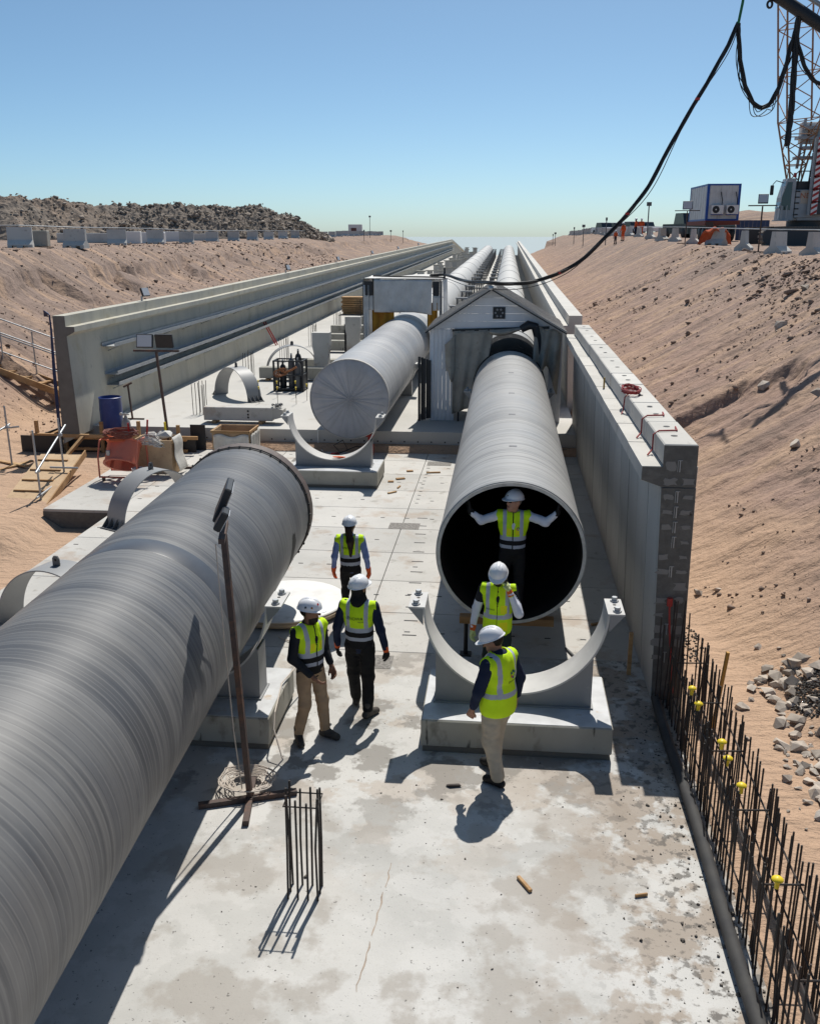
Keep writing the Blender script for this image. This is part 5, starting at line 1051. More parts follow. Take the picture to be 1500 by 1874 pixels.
m = MB(); m.box((0, 3.0, h0-.14), (2.4, 6.6, .26)); m.build('deck', mat('trailer_red', (.18, .045, .03), .7), tr)
for s in (-1, 1):
    for y in (.9, 2.1, 4.9): m = MB(); m.lathe([(0, -.16), (.42, -.16), (.5, -.1), (.5, .1), (.42, .16), (0, .16)], 20, (s*.95, y, .5), 'x'); m.build('wheel', M_rub, tr, smooth=True)
m = MB(); m.box((-.9, -.35, .75), (.5, .06, 1.1)); m.build('steps', M_rust, tr)
bx_, by_ = 11.85, 58.0
cloth('orange_tarp', M_orange, None, lambda u, v: (12.3+1.3*(u-.5)*(1+.9*abs(v-.35)), 60.2+.6*(v-.4)+.12*math.sin(u*14), drop(12.3, 60.2)+1.05-2.6*(v-.35)**2*.75-.5*(u-.5)**2*2+.06*math.sin(u*17+v*4)), 24, 14, .01)
tag(bpy.data.objects['orange_tarp'], 'orange tarpaulin thrown over a barrier on the right bench', 'tarpaulin')
c = copy_tree(br0); c.location = (12.35, 60.3, drop(12.35, 60.3)); c.rotation_euler = (0, 0, R(-40)); c['label'] = 'concrete barrier half covered by the orange tarpaulin'
t = thing('sheet_fence', 'dark blue corrugated hoarding beside the crawler crane', 'fence', (18.7, 77.8, drop(18.7, 77.8)), -.2)
for k in range(8): m = MB(); m.box((-1.2+k*.3, .02*(k % 2), .75), (.295, .03, 1.5)); m.build('sheet', mat('hoarding_blue', (.03, .06, .14), .6) if 'hoarding_blue' not in MT else MT['hoarding_blue'], t)
def vehicle(name, label, cat, x, y, rz, L, W, hb, hc, paint, cabf=(.3, .75), group=None):
    t = thing(name, label, cat, (x, y, drop(x, y)), rz, group); r_ = hb*.36
    m = MB(); m.prism([(-L/2, r_*.8), (-L/2, hb*.85), (-L/2+.15, hb), (L/2-.1, hb), (L/2, hb*.85), (L/2, r_*.8)], 'x' if False else 'y', -W/2, W/2); m.build('body', paint, t)
    a, b_ = -L/2+L*cabf[0], -L/2+L*cabf[1]; m = MB(); m.prism([(a, hb), (a+.35, hc-.06), (b_-.25, hc-.06), (b_, hb)], 'y', -W/2+.1, W/2-.1); m.build('window_band', M_glass, t)
    m = MB(); m.box(((a+b_)/2+.05, 0, hc-.03), (b_-a-.6, W-.2, .06), bev=.02); m.build('roof', paint, t)
    for sx in (-1, 1):
        for sy in (-1, 1): m = MB(); m.lathe([(0, -.11), (r_*.8, -.11), (r_, -.06), (r_, .06), (r_*.8, .11), (0, .11)], 18, (sx*L*.31, sy*(W/2-.08), r_), 'y'); m.build('wheel', M_rub, t, smooth=True)
    return t
M_car = mat('car_white', (.75, .75, .76), .15, coat=.6, spec=.5); M_truck = mat('truck_dark', (.03, .045, .04), .4)
for i, (x, y, rz) in enumerate(((14.2, 150, .4), (16.3, 153, .5), (18.3, 148, .4), (20.4, 150, .6), (17.6, 144, .5))): vehicle('parked_car', ['first', 'second', 'third', 'fourth', 'nearest'][i]+' white car parked on the far right bench', 'car', x, y, R(90)+rz, 4.6, 1.85, .95, 1.65, M_car, group='white cars parked on the right bench')
for i, (x, y, rz) in enumerate(((16.3, 94, .3), (18.6, 95, .5))): vehicle('pickup_truck', ['left', 'right'][i]+' dark truck behind the barriers left of the office container', 'truck', x, y, R(90)+rz, 5.2, 2.0, 1.25, 2.2, M_truck, (.2, .6), 'dark trucks on the right bench')
# ------------------------------------------------------------------ crawler crane at the right edge
M_tan = mat('crane_boom_tan', (.33, .165, .085), .6, layers=[dict(s=1.5, lo=.45, hi=.7, c=(.25, .125, .07))])
M_cgrey = mat('crane_grey', (.40, .42, .435), .5, layers=[dict(s=1.2, lo=.45, hi=.7, c=(.33, .345, .355))])
M_cdark = mat('crane_dark', (.06, .062, .065), .6)
M_rw_w = mat('stripe_white', (.75, .74, .73), .5)
zc = drop(17, 60); cr = thing('crawler_crane', 'grey crawler crane with tan lattice boom at the right edge', 'crane', (17.2, 60.2, zc), R(0))
for s in (0, 1):
    y0_ = -1.3+s*4.2; m = MB(); n_ = 26; pf = []
    for k in range(n_):
        a = k*2*math.pi/n_; pf.append((-.6+(1.55 if math.cos(a) > 0 else -1.55)+.5*math.cos(a), .52+.5*math.sin(a)))
    m.prism(pf[::-1], 'y', y0_-.45, y0_+.45); tk = m.build('track', M_cdark, cr)
    m = MB()
    for k in range(22): x = -2.4+k*.17; m.box((x, y0_, 1.045), (.14, .94, .06))
    for k in range(7): a = math.pi/2+k*math.pi/6; m.box((-2.15+.53*math.cos(a), y0_, .52+.53*math.sin(a)), (.06, .94, .14), M=Matrix.Rotation(-a, 3, 'Y'))
    tag(m.build('track_shoes', mat('track_shoe', (.20, .17, .14), .8) if 'track_shoe' not in MT else MT['track_shoe'], cr), kind='stuff')
m = MB(); m.box((-.2, .8, .75), (2.2, 3.6, .7)); m.build('car_body', M_cdark, cr)
m = MB(); m.lathe([(0, 0), (1.1, 0), (1.1, .3), (0, .3)], 28, (.4, .8, 1.1)); m.build('slew_ring', M_cdark, cr, smooth=True)
m = MB(); m.box((1.2, .8, 1.62), (3.4, 2.6, .4), bev=.04); m.build('upper_deck', M_cgrey, cr)
m = MB(); m.prism([(-1.55, 1.45), (-.75, 1.45), (-.75, 3.75), (-1.25, 3.75), (-1.5, 2.7)], 'y', -.5, .5); cb = m.build('cab', M_cgrey, cr)
m = MB(); m.prism([(-1.5, 2.0), (-.95, 2.0), (-.95, 3.55), (-1.22, 3.55), (-1.47, 2.7)], 'y', -.512, -.505); m.build('cab_window', M_glass, cb)
m = MB(); m.prism([(-1.575, 2.1), (-1.30, 3.6), (-1.275, 3.6), (-1.55, 2.1)], 'y', -.42, .42); m.build('windscreen', M_glass, cb)
m = MB(); m.tube([(-1.4, -.4, 3.5), (-1.9, -.6, 3.62), (-2.1, -.65, 3.4)], .025, 6); m.box((-2.12, -.66, 3.1), (.2, .08, .55), bev=.03); m.build('mirror', M_corr, cb)
for x in (-1.75, -1.45): m = MB(); m.tube([(x, -.75, 1.45), (x, -.75, 2.2), (x+.25, -.75, 2.25), (x+.25, -.75, 1.45)], .025, 6); m.build('handrail', M_zinc, cr)
m = MB(); m.box((-1.5, -.7, 1.42), (.8, .5, .06)); m.build('step_plate', M_zinc, cr)
m = MB(); m.box((-.15, -.35, 2.35), (1.1, .5, 1.55), bev=.03); hs = m.build('engine_house', M_cgrey, cr)
m = MB(); m.box((-.05, -.61, 2.72), (.78, .02, .72)); m.build('name_plate', mat('plate_cream', (.52, .44, .36), .6), hs)
for k in range(5): m = MB(); m.box((-.62, -.40, 1.75+k*.32), (.2, .5, .07)); m.build('ladder_rung', M_corr, cr)
m = MB(); m.box((.1, .6, 3.2), (1.6, 1.8, .8)); m.build('winch_house', M_cdark, cr)
for x in (-.6, .0, .5): m = MB(); m.tube([(x, -.3, 3.1), (x, -.3, 4.15)], .03, 6); m.build('handrail', M_corr, cr)
m = MB(); m.tube([(-.6, -.3, 4.15), (.6, -.3, 4.15)], .03, 6); m.build('handrail', M_corr, cr)
m = MB(); m.box((-.75, -.1, 3.95), (.14, .14, .24)); m.build('beacon', M_red, cr)
def text_mesh(s_, size, name, mt, parent, loc, rot, ext=.002, align='CENTER'):
    cu = bpy.data.curves.new(name, 'FONT'); cu.body = s_; cu.size = size; cu.align_x = align; cu.align_y = 'CENTER'; cu.extrude = ext
    o = bpy.data.objects.new(name, cu); link(o); bpy.context.view_layer.update()
    me = bpy.data.meshes.new_from_object(o.evaluated_get(bpy.context.evaluated_depsgraph_get())); bpy.data.objects.remove(o); me.materials.clear(); me.materials.append(mt)
    q = link(bpy.data.objects.new(name, me)); q.parent = parent; q.location = loc; q.rotation_euler = rot; return q
text_mesh('NDR', .42, 'lettering', mat('letter_orange', (.45, .12, .04), .6), cr, (-.05, -.625, 2.78), (R(90), 0, 0))
for k in range(6):
    z = 1.75+k*.69; m = MB(); m.box((1.2, -.55, z+.335), (2.2, 1.2, .665), bev=.03); cwt = m.build('counterweight', M_cdark, cr)
    m = MB(); m.box((.20, -1.158, z+.335), (.34, .012, .64)); m.build('stripe_field', M_rw_w, cwt)
    for q in (-.32, .0, .32):
        m = MB(); zz = z+.335+q; m.prism([(.035, zz-.10), (.365, zz+.10), (.365, zz+.25 if zz+.25 < z+.655 else z+.655), (.035, zz+.05)], 'y', -1.168, -1.165); m.build('red_stripe', M_red, cwt)
    text_mesh('1.5t', .34, 'lettering', mat('letter_grey', (.5, .5, .5), .6) if 'letter_grey' not in MT else MT['letter_grey'], cr, (.85, -1.162, z+.36), (R(90), 0, 0))
m = MB(); m.box((-.02, -.9, 3.8), (.12, .2, 4.2)); m.build('ballast_frame', M_cgrey, cr)
# lattice boom
foot = Vector((-.55, .7, 2.9)); k1 = Vector((-.62, .75, 7.0)); top = Vector((-2.15, .6, 22))
def lattice(nm, a, b_, wa, wb, n_, mt, parent, r=.055):
    d = (b_-a).normalized(); ux = Vector((1, 0, 0)); ux = (ux-d*ux.dot(d)).normalized(); uy = d.cross(ux)
    cs = [(-1, -1), (1, -1), (1, 1), (-1, 1)]
    P_ = lambda t_, c_: a+(b_-a)*t_+(ux*c_[0]+uy*c_[1])*(wa+(wb-wa)*t_)/2
    for c_ in cs: m = MB(); m.tube([P_(0, c_), P_(1, c_)], r, 8); m.build('chord', mt, parent)
    for k in range(n_):
        t0, t1 = k/n_, (k+1)/n_
        for q in range(4):
            c0, c1_ = cs[q], cs[(q+1) % 4]
            m = MB(); m.tube([P_(t0, c0), P_(t1, c1_)] if k % 2 else [P_(t0, c1_), P_(t1, c0)], r*.55, 6); m.build('lacing', mt, parent)
            if k % 2 == 0: m = MB(); m.tube([P_(t0, c0), P_(t0, c1_)], r*.5, 6); m.build('lacing', mt, parent)
lattice('boom', foot, k1, .35, 1.9, 5, M_tan, cr); lattice('boom', k1, top, 1.9, 2.0, 12, M_tan, cr)
lattice('mast', Vector((1.2, 2.2, 3.5)), Vector((2.6, 3.0, 16)), .8, 1.2, 9, M_tan, cr, .045)
for k in range(4): m = MB(); m.box((.3+.35*(k % 2), 1.6, 5.0+.55*k), (1.5, .8, .16)); m.build('gantry_beam', M_cgrey, cr)
for x in (-.3, .6, 1.1): m = MB(); m.bar((x, 1.4, 4.4), (x+.3, 1.7, 7.2), .14, .14); m.build('gantry_post', M_cgrey, cr)
m = MB(); m.box((.4, 1.9, 6.4), (1.2, .5, 1.2), bev=.04); m.build('gantry_box', M_wb, cr)
# ------------------------------------------------------------------ cable boom, strap, hanging cables
bm_ = thing('boom_truck', 'black tubular boom reaching in from the upper right corner', 'boom truck', (13.6, 25.2, drop(13.6, 25.2)))
m = MB(); m.tube([(13.6, 25.2, 6.4), (7.6, 26.95, 10.74), (6.3, 27.3, 11.66)], .15, 14); m.build('boom', M_corr, bm_, True, True)
m = MB(); m.tube([(13.4, 25.5, 6.9), (7.9, 27.1, 11.05), (7.2, 27.25, 11.5)], .06, 10); m.build('hydraulic_ram', M_zinc, bm_, True, True)
m = MB(); m.box((14.3, 24.8, 5.9), (2.4, 3.6, 1.0), bev=.08); m.build('chassis', M_cgrey, bm_, True)
m = MB(); m.box((13.9, 23.8, 6.9), (1.2, 1.3, 1.2), bev=.1); m.build('cab', M_cgrey, bm_, True)
for x in (13.2, 15.4):
    for y in (23.6, 26.0): m = MB(); m.lathe([(0, -.2), (.5, -.2), (.6, -.1), (.6, .1), (.5, .2), (0, .2)], 20, (x, y, 5.45), 'x'); m.build('wheel', M_rub, bm_, True, True)
def spline(pts, n_=8):
    P_ = [Vector(p) for p in pts]; out = []
    for i in range(len(P_)-1):
        p0, p1, p2, p3 = P_[max(i-1, 0)], P_[i], P_[i+1], P_[min(i+2, len(P_)-1)]
        for k in range(n_):
            t_ = k/n_; out.append(.5*((2*p1)+(p2-p0)*t_+(2*p0-5*p1+4*p2-p3)*t_*t_+(3*p1-p0-3*p2+p3)*t_**3))
    return out+[P_[-1]]
def bundle(name, label, pts, r, k_=3, loose=0, parent=None):
    sp = spline(pts, 10); t = thing(name, label, 'cable', tuple(sp[0]), 0, 'hanging cable bundles'); L = len(sp)
    for k in range(k_):
        P_ = [p+Vector((math.cos(i*.2+k*6.283/k_), math.sin(i*.17+k*6.283/k_), math.sin(i*.2+k*6.283/k_)))*r*.62 for i, p in enumerate(sp)]
        m = MB(); m.tube(P_, r*.62, 8); m.build('strand', M_rub, t, True, True)
    for k in range(loose):
        P_ = [p+Vector((.06*math.sin(i*.21+k), 0, -r*1.3-(.10+.05*k)*abs(math.sin(i*math.pi/(L-1)*(2+k))))) for i, p in enumerate(sp)]
        m = MB(); m.tube(P_, .011, 6); m.build('loose_wire', M_rub, t, True, True)
    return t
main = [(5.69, 27.42, 10.92), (5.4, 27.36, 10.24), (4.92, 27.34, 9.33), (4.31, 27.33, 8.21), (3.66, 27.31, 6.91), (2.95, 27.29, 6.0), (1.97, 27.26, 5.02), (1.09, 27.2, 4.58), (0.34, 27.05, 4.42), (-0.52, 26.9, 4.45), (-1.38, 31.72, 4.28), (-2.24, 36.43, 4.27), (-2.9, 36.9, 4.24)]
t = bundle('power_cable', 'thick black cable sagging from the strap down to the shed ridge and tent', main, .046, 3, 1)
for i_ in (22, 47, 66):
    p = spline(main, 10)[i_]; m = MB(); m.lathe([(.062, -.03), (.062, .03)], 10, tuple(p)); m.build('red_tape', M_red, t, True)
bundle('power_cable', 'black cable bundle hanging in a deep loop right of the strap', [(5.69, 27.42, 10.92), (5.75, 27.4, 10.43), (5.88, 27.37, 9.78), (6.04, 27.34, 9.32), (6.23, 27.3, 9.01), (6.42, 27.25, 8.88), (6.62, 27.21, 8.99), (6.75, 27.17, 9.25), (6.88, 27.14, 9.73), (6.97, 27.12, 10.3), (7.05, 27.1, 10.67), (7.1, 27.05, 11.05)], .05, 3, 3)
bundle('power_cable', 'black cable bundle dangling straight down before the crane boom', [(7.08, 27.05, 11.0), (7.07, 27.1, 10.67), (7.09, 27.09, 10.23), (7.11, 27.08, 9.59), (7.14, 27.08, 8.81), (7.13, 27.08, 8.36), (7.13, 27.08, 7.96)], .06, 4, 3)
bundle('power_cable', 'black cable bundle looping out of the frame at the right', [(7.1, 27.05, 11.0), (7.08, 27.09, 10.6), (7.2, 27.06, 10.16), (7.39, 27.01, 9.73), (7.61, 26.95, 9.46), (7.92, 26.86, 9.39), (8.24, 26.76, 9.78), (8.6, 26.65, 10.05)], .045, 3, 1)
m = MB(); m.tube([(5.69, 27.42, 10.88), (5.75, 27.4, 11.38), (5.79, 27.4, 11.94), (6.2, 27.35, 12.1), (6.34, 27.29, 11.72)], .035, 8); tag(m.build('lifting_strap', mat('strap_green', (.02, .16, .07), .7), smooth=True), 'green lifting strap holding up the thick black cable', 'strap')
t = thing('hook_block', 'small dark hook hanging beside the strap at the top edge', 'hook', (6.39, 27.26, 11.2)); m = MB(); m.tube([(0, 0, .5), (0, 0, .16)], .02, 6); m.build('hanger', M_corr, t); m = MB(); m.tube([(.06*math.sin(q), 0, .1+.08*math.cos(q)) for q in np.linspace(0, 6.2, 14)], .03, 8); m.build('shackle', M_corr, t, smooth=True)
# ------------------------------------------------------------------ people: signed-distance bodies and clothes, meshed with surface nets
from mathutils.bvhtree import BVHTree
def sdf_mesh(f, lo, hi, h):
    B = 8; n = [int(math.ceil((hi[i]-lo[i])/h/B))*B for i in range(3)]
    lo = np.array(lo, float); nb = [k//B for k in n]
    cb = np.stack(np.meshgrid(*[(np.arange(k)*B+(B-1)/2)*h+lo[i] for i, k in enumerate(nb)], indexing='ij'), -1).reshape(-1, 3)
    dc = f(cb); near = np.abs(dc) < h*B*1.05+.02
    A = np.repeat(np.repeat(np.repeat(dc.reshape(nb), B, 0), B, 1), B, 2).astype(np.float32)
    idx = np.argwhere(near.reshape(nb))*B; lo_ = np.stack(np.meshgrid(*[np.arange(B)]*3, indexing='ij'), -1).reshape(-1, 3)
    q = (idx[:, None, :]+lo_[None]).reshape(-1, 3); A[q[:, 0], q[:, 1], q[:, 2]] = f(q*h+lo)
    S = A < 0; c = [A[a:n[0]-1+a, b:n[1]-1+b, d:n[2]-1+d] for a in (0, 1) for b in (0, 1) for d in (0, 1)]
    cnt = sum((k < 0).astype(np.int8) for k in c); act = (cnt > 0) & (cnt < 8); ci = np.argwhere(act); vid = -np.ones(act.shape, np.int64); vid[act] = np.arange(len(ci))
    acc = np.zeros((len(ci), 3)); w_ = np.zeros(len(ci)); co = [(a, b, d) for a in (0, 1) for b in (0, 1) for d in (0, 1)]
    vals = [k[act] for k in c]
    for i in range(8):
        for j in range(i+1, 8):
            dlt = np.array(co[j])-np.array(co[i])
            if np.abs(dlt).sum() != 1: continue
            a, b = vals[i], vals[j]; m = (a < 0) != (b < 0); t = np.where(m, a/np.where(a == b, 1, a-b), 0)
            acc += m[:, None]*(np.array(co[i])+dlt*t[:, None]); w_ += m
    V = (ci+acc/w_[:, None])*h+lo; F = []
    for ax in range(3):
        s0 = [slice(1, -1)]*3; s1 = [slice(1, -1)]*3; s0[ax] = slice(0, n[ax]-1); s1[ax] = slice(1, n[ax])
        a, b = S[tuple(s0)], S[tuple(s1)]
        for flip, mk in ((False, a & ~b), (True, ~a & b)):
            e = np.argwhere(mk)
            if not len(e): continue
            e = e+np.array([0 if k == ax else 1 for k in range(3)]); u, v = (ax+1) % 3, (ax+2) % 3
            du = np.zeros(3, int); du[u] = 1; dv = np.zeros(3, int); dv[v] = 1
            g_ = [vid[tuple((e-p).T)] for p in (0*du, du, du+dv, dv)]
            q = np.stack(g_ if not flip else g_[::-1], -1); F.append(q[(q >= 0).all(1)])
    return V, np.concatenate(F)
def v3(*a): return np.array(a, float)
def cone(P, a, b, ra, rb, ky=1.0):
    a = np.asarray(a, float); b = np.asarray(b, float); q = P-a; ab = b-a
    if ky != 1: q = q*[1, ky, 1]; ab = ab*[1, ky, 1]
    t = np.clip(q @ ab/max(ab @ ab, 1e-9), 0, 1); return np.linalg.norm(q-t[:, None]*ab, axis=1)-(ra+(rb-ra)*t)
def ell(P, c, r): k = (P-np.asarray(c))/np.asarray(r); l = np.linalg.norm(k, axis=1); return (l-1)*min(r)*np.where(l > 1, 1, 1)
def smin(a, b, k=.03): h_ = np.clip(.5+.5*(b-a)/k, 0, 1); return b+(a-b)*h_-k*h_*(1-h_)
def un(ds, k=.03):
    d = ds[0]
    for e in ds[1:]: d = smin(d, e, k)
    return d
def rotm(yaw, pitch): return np.array(Matrix.Rotation(yaw, 3, 'Z') @ Matrix.Rotation(pitch, 3, 'X'))
def np_obj(name, V, F, mats, parent, midx=None):
    me = bpy.data.meshes.new(name); me.vertices.add(len(V)); me.vertices.foreach_set('co', np.ascontiguousarray(V, np.float32).ravel())
    me.loops.add(F.size); me.loops.foreach_set('vertex_index', F.ravel().astype(np.int32)); me.polygons.add(len(F)); me.polygons.foreach_set('loop_start', np.arange(0, F.size, 4))
    me.polygons.foreach_set('use_smooth', np.ones(len(F), bool))
    for m_ in mats: me.materials.append(m_)
    if midx is not None: me.polygons.foreach_set('material_index', midx.astype(np.int32))
    me.update(calc_edges=True); me.validate(); o = link(bpy.data.objects.new(name, me)); o.parent = parent; return o
def hand_sdf(wr, d, nrm, curl, side):
    d = d/np.linalg.norm(d); nrm = nrm-d*(nrm @ d); nrm /= np.linalg.norm(nrm); s = np.cross(d, nrm)*side       # s: towards the thumb
    L = []; L.append((wr-d*.01, wr+d*.03, .027, .03)); pc = wr+d*.05
    for k, (o, ln) in enumerate(((.030, .036), (.010, .042), (-.011, .039), (-.030, .031))):
        b0 = wr+d*.025+s*o*.7; b1 = wr+d*.088+s*o*1.05; L.append((b0, b1, .015, .0125))
        p = b1; a = curl*.55; dd = d
        for q, (l_, r_) in enumerate(((ln, .0105), (ln*.7, .0095), (ln*.5, .0085))):
            dd = d*math.cos(a)+nrm*math.sin(a); e = p+dd*l_; L.append((p, e, r_+.0008, r_)); p = e; a += curl*.8
    t0 = wr+d*.03+s*.024; t1 = t0+d*.035+s*.028+nrm*.012; t2 = t1+d*.032+s*.004+nrm*.016; L += [(t0, t1, .015, .0125), (t1, t2, .0115, .0095)]
    return L
MS = {}
def cmat(name, c, rough=.85, c2=None, **k):
    if name not in MS: MS[name] = mat(name, c, rough, layers=[dict(s=9, lo=.4, hi=.7, c=c2 or tuple(q*.8 for q in c), d=4)], bump=[(22, .25, .01), (240, .12, .002)], spec=.25, **k)
    return MS[name]
LIME = cmat('vest_lime', (.60, .88, .015), .75, (.56, .84, .012)); YELP = cmat('vest_pocket', (.80, .80, .015), .7, (.76, .76, .012)); SILV = cmat('vest_silver', (.42, .45, .52), .4, (.36, .39, .46)); BLK = cmat('cloth_black', (.012, .012, .013), .8)
NAVY = cmat('cloth_navy', (.012, .02, .05), .85); DARKS = cmat('cloth_charcoal', (.016, .018, .024), .85); WHT = cmat('cloth_white', (.66, .68, .76), .85, (.6, .62, .70)); LBLUE = cmat('cloth_light_blue', (.22, .29, .56), .85)
KHAK = cmat('cloth_khaki', (.44, .385, .30), .9, (.38, .33, .255)); BEIG = cmat('cloth_beige', (.36, .255, .165), .9, (.30, .21, .135)); GRNT = cmat('cloth_dark_green', (.02, .035, .032), .85)
BOOT = cmat('boot_grey', (.05, .045, .042), .8, (.09, .08, .07)); BOOTB = cmat('boot_black', (.014, .013, .013), .6); HAIR = cmat('hair_dark', (.014, .010, .008), .6); HAIRB = cmat('hair_brown', (.03, .014, .008), .55); HAIRG = cmat('hair_grey', (.16, .145, .13), .7)
ORG = cmat('orange_vis', (.75, .12, .03), .7); HELM = mat('helmet_white', (.76, .77, .79), .32, coat=.3); LENS = mat('lens_black', (.01, .01, .012), .08, spec=.8); MOUTH = cmat('lips', (.22, .09, .07), .6)
def skin(n, c): return cmat(n, c, .6, tuple(q*.85 for q in c))
def person(label, loc, rz, c, ps=None, sc=1.0, lod=1.0):
    ps = ps or {}; T = thing('person', label, 'person', loc, rz)
    J = dict(pel=(0, 0, .95), che=(0, 0, 1.30), hd=(0, .03, 1.615), shL=(-.185, 0, 1.41), shR=(.185, 0, 1.41), elL=(-.25, -.02, 1.13), elR=(.25, -.02, 1.13), wrL=(-.255, .06, .89), wrR=(.255, .06, .89),
             hpL=(-.09, 0, .90), hpR=(.09, 0, .90), knL=(-.105, .03, .50), knR=(.105, .03, .50), anL=(-.12, 0, .095), anR=(.12, 0, .095), toL=(-.05, 1), toR=(.05, 1)); J.update(ps)
    J = {k: np.array(v, float)*(sc if len(v) == 3 else 1) for k, v in J.items()}
    g_ = c.get('girth', 1.0)*sc; gb = c.get('belly', 0); HR = rotm(c.get('yaw', 0), c.get('pitch', 0)); H = J['hd']; s = sc
    tl = lambda P: (P-H) @ HR            # into head space
    def torso(P, inf=0.0):
        L = [cone(P, J['pel']*[1, 1, 1]-[0, 0, .03], J['pel']+[0, 0, .12], .155*g_+inf, .145*g_+inf, 1.35), cone(P, J['pel']+[0, .005+gb*.3, .12], J['che'], (.150+gb)*g_+inf, .165*g_+inf, 1.30), cone(P, J['che'], J['che']+[0, -.01, .07], .165*g_+inf, .13*g_+inf, 1.35), cone(P, J['shL'], J['shR'], .062*g_+inf, .062*g_+inf)]
        return un([d*.85 for d in L], .05)
    def arms(P, f0, inf, side):
        S_, E, W = J['sh'+side], J['el'+side], J['wr'+side]; e2 = E+(W-E)*f0
        return un([cone(P, S_, E, (.058+inf)*g_, (.047+inf)*g_), cone(P, E, e2, (.045+inf)*g_, (.045+(.031-.045)*f0+inf)*g_)], .03)
    hands = {}
    for sd in 'LR':
        d = J['wr'+sd]-J['el'+sd]; hd_ = c.get('hand'+sd); nrm = v3(.9 if sd == 'L' else -.9, .3, 0) if not hd_ else v3(*hd_[1])
        hands[sd] = hand_sdf(J['wr'+sd]+d/np.linalg.norm(d)*.015, d if not hd_ else v3(*hd_[0]), nrm, c.get('curl'+sd, .55), 1 if sd == 'L' else -1)
    gl = c.get('gloves')
    def fh(P, sd, inf=0): return un([cone(P, a, b, ra+inf, rb+inf) for a, b, ra, rb in hands[sd]], .007)
    def fbody(P):
        q = tl(P); L = [ell(q, (0, -.012, .045), (.077*s, .098*s, .100*s)), cone(q, (0, .03, .0), (0, .062, -.085), .062*s, .034*s), cone(q, (0, .01, -.02), (0, .035, -.06), .066*s, .05*s)]
        hd = un([d*.9 for d in L], .03)
        L2 = [cone(q, (0, .088, .03), (0, .112, -.008), .011, .0155), cone(q, (-.04, .078, .048), (.04, .078, .048), .014, .014), cone(q, (-.022, .085, -.048), (.022, .085, -.048), .010, .010), ell(q, (.079*s, -.012, .01), (.013, .022, .032)), ell(q, (-.079*s, -.012, .01), (.013, .022, .032))]
        hd = un([hd]+L2, .012); e = np.minimum(np.linalg.norm(q-[.031, .093, .027], axis=1), np.linalg.norm(q-[-.031, .093, .027], axis=1))-.012; hd = np.maximum(hd, -e)
        nk = cone(P, J['che']+[0, -.01, .10], H+HR @ v3(0, -.01, -.05), .060*s, .054*s)
        L = [smin(hd, nk, .03), torso(P, -.02)]
        for sd in 'LR':
            L.append(arms(P, 1.0, -.008, sd)); L += [cone(P, J['hp'+sd], J['kn'+sd], .075*s, .05*s), cone(P, J['kn'+sd], J['an'+sd], .05*s, .035*s)]
        d = un(L, .03)
        if not gl:
            for sd in 'LR': d = smin(d, fh(P, sd), .012)
        return d
    pts = np.array([v for k, v in J.items() if len(v) == 3]); lo = pts.min(0)-.24; hi = pts.max(0)+.24; lo[2] = -.03; hi[2] = max(H[2]+.2, pts[:, 2].max()+.24)
    def mk(name, f, h, mats, fn=None, lo_=None, hi_=None):
        V, F = sdf_mesh(f, lo if lo_ is None else lo_, hi if hi_ is None else hi_, h*lod)
        return np_obj(name, V, F, mats, T, fn(V[F].mean(1)) if fn else None)
    def zb(C_):
        q = tl(C_); m_ = np.zeros(len(C_), int); m_[(np.abs(q[:, 2]+.048) < .008) & (np.abs(q[:, 0]) < .026) & (q[:, 1] > .07)] = 1
        if c.get('beard'): m_[(q[:, 2] < -.036-.02*(np.abs(q[:, 0]) < .02)*0-.35*np.clip(.06-q[:, 1], 0, .1)) & (q[:, 2] > -.125) & (q[:, 1] > .0) & ~((np.abs(q[:, 2]+.048) < .008) & (np.abs(q[:, 0]) < .024)) & (np.abs(C_[:, 2]-H[2]) < .16)] = 2
        return m_
    mk('body', fbody, .0075, [c['skin'], MOUTH, HAIR], zb)
    if lod < 1.5:
        for sx in (-1, 1):
            m = MB(); m.lathe([(.0115*math.sin(a), -.0115*math.cos(a)) for a in np.linspace(0, math.pi, 8)], 10); m.v = [tuple(H+HR @ (np.array(p)+[sx*.031, .090, .027])) for p in m.v]; m.build('eye', LENS, T, smooth=True)
    nz = lambda P, a, k: a*pnoise(P[:, 0]*k, P[:, 1]*k, P[:, 2]*k*.7)
    # trousers
    def ftr(P):
        L = [cone(P, J['pel']-[0, 0, .02], J['pel']+[0, 0, .08], .152*g_, .148*g_, 1.3)*.85]
        for sd in 'LR':
            A, K, N = J['hp'+sd], J['kn'+sd], J['an'+sd]; lw_ = c.get('leg', 1.0)*s*(.5+.5*g_/s); L += [cone(P, A, K, .092*lw_, .072*lw_), cone(P, K, N+(K-N)*.06, .070*lw_, .060*lw_)]
        d = un(L, .035)+nz(P, .009, 9)+nz(P*[1, 1, 2.2]+3, .005, 17)
        return np.maximum(d, P[:, 2]-(J['pel'][2]+.12))
    mk('trousers', ftr, .009, [c['trouser']], hi_=(hi[0], hi[1], J['pel'][2]+.2))
    for sd in 'LR':                       # boots
        A = J['an'+sd]; t_ = J['to'+sd]; t_ = v3(t_[0], t_[1], 0)/np.linalg.norm(t_); lift = c.get('lift'+sd, 0); dn = v3(0, 0, -1)
        heel = A-t_*.045+v3(0, 0, -.045); toe = A+t_*.155+v3(0, 0, -.058-lift)
        def fbt(P): return np.maximum(un([cone(P, A+[0, 0, .08], A-[0, 0, .02], .055, .05), cone(P, heel, toe, .045, .040), cone(P, A, toe, .045, .035)], .02), -(P[:, 2]-(min(heel[2], toe[2])-.036)))
        V, F = sdf_mesh(fbt, A-[.22, .22, .14], A+[.22, .22, .16], .009*lod); np_obj('boot', V, F, [c['boot']], T)
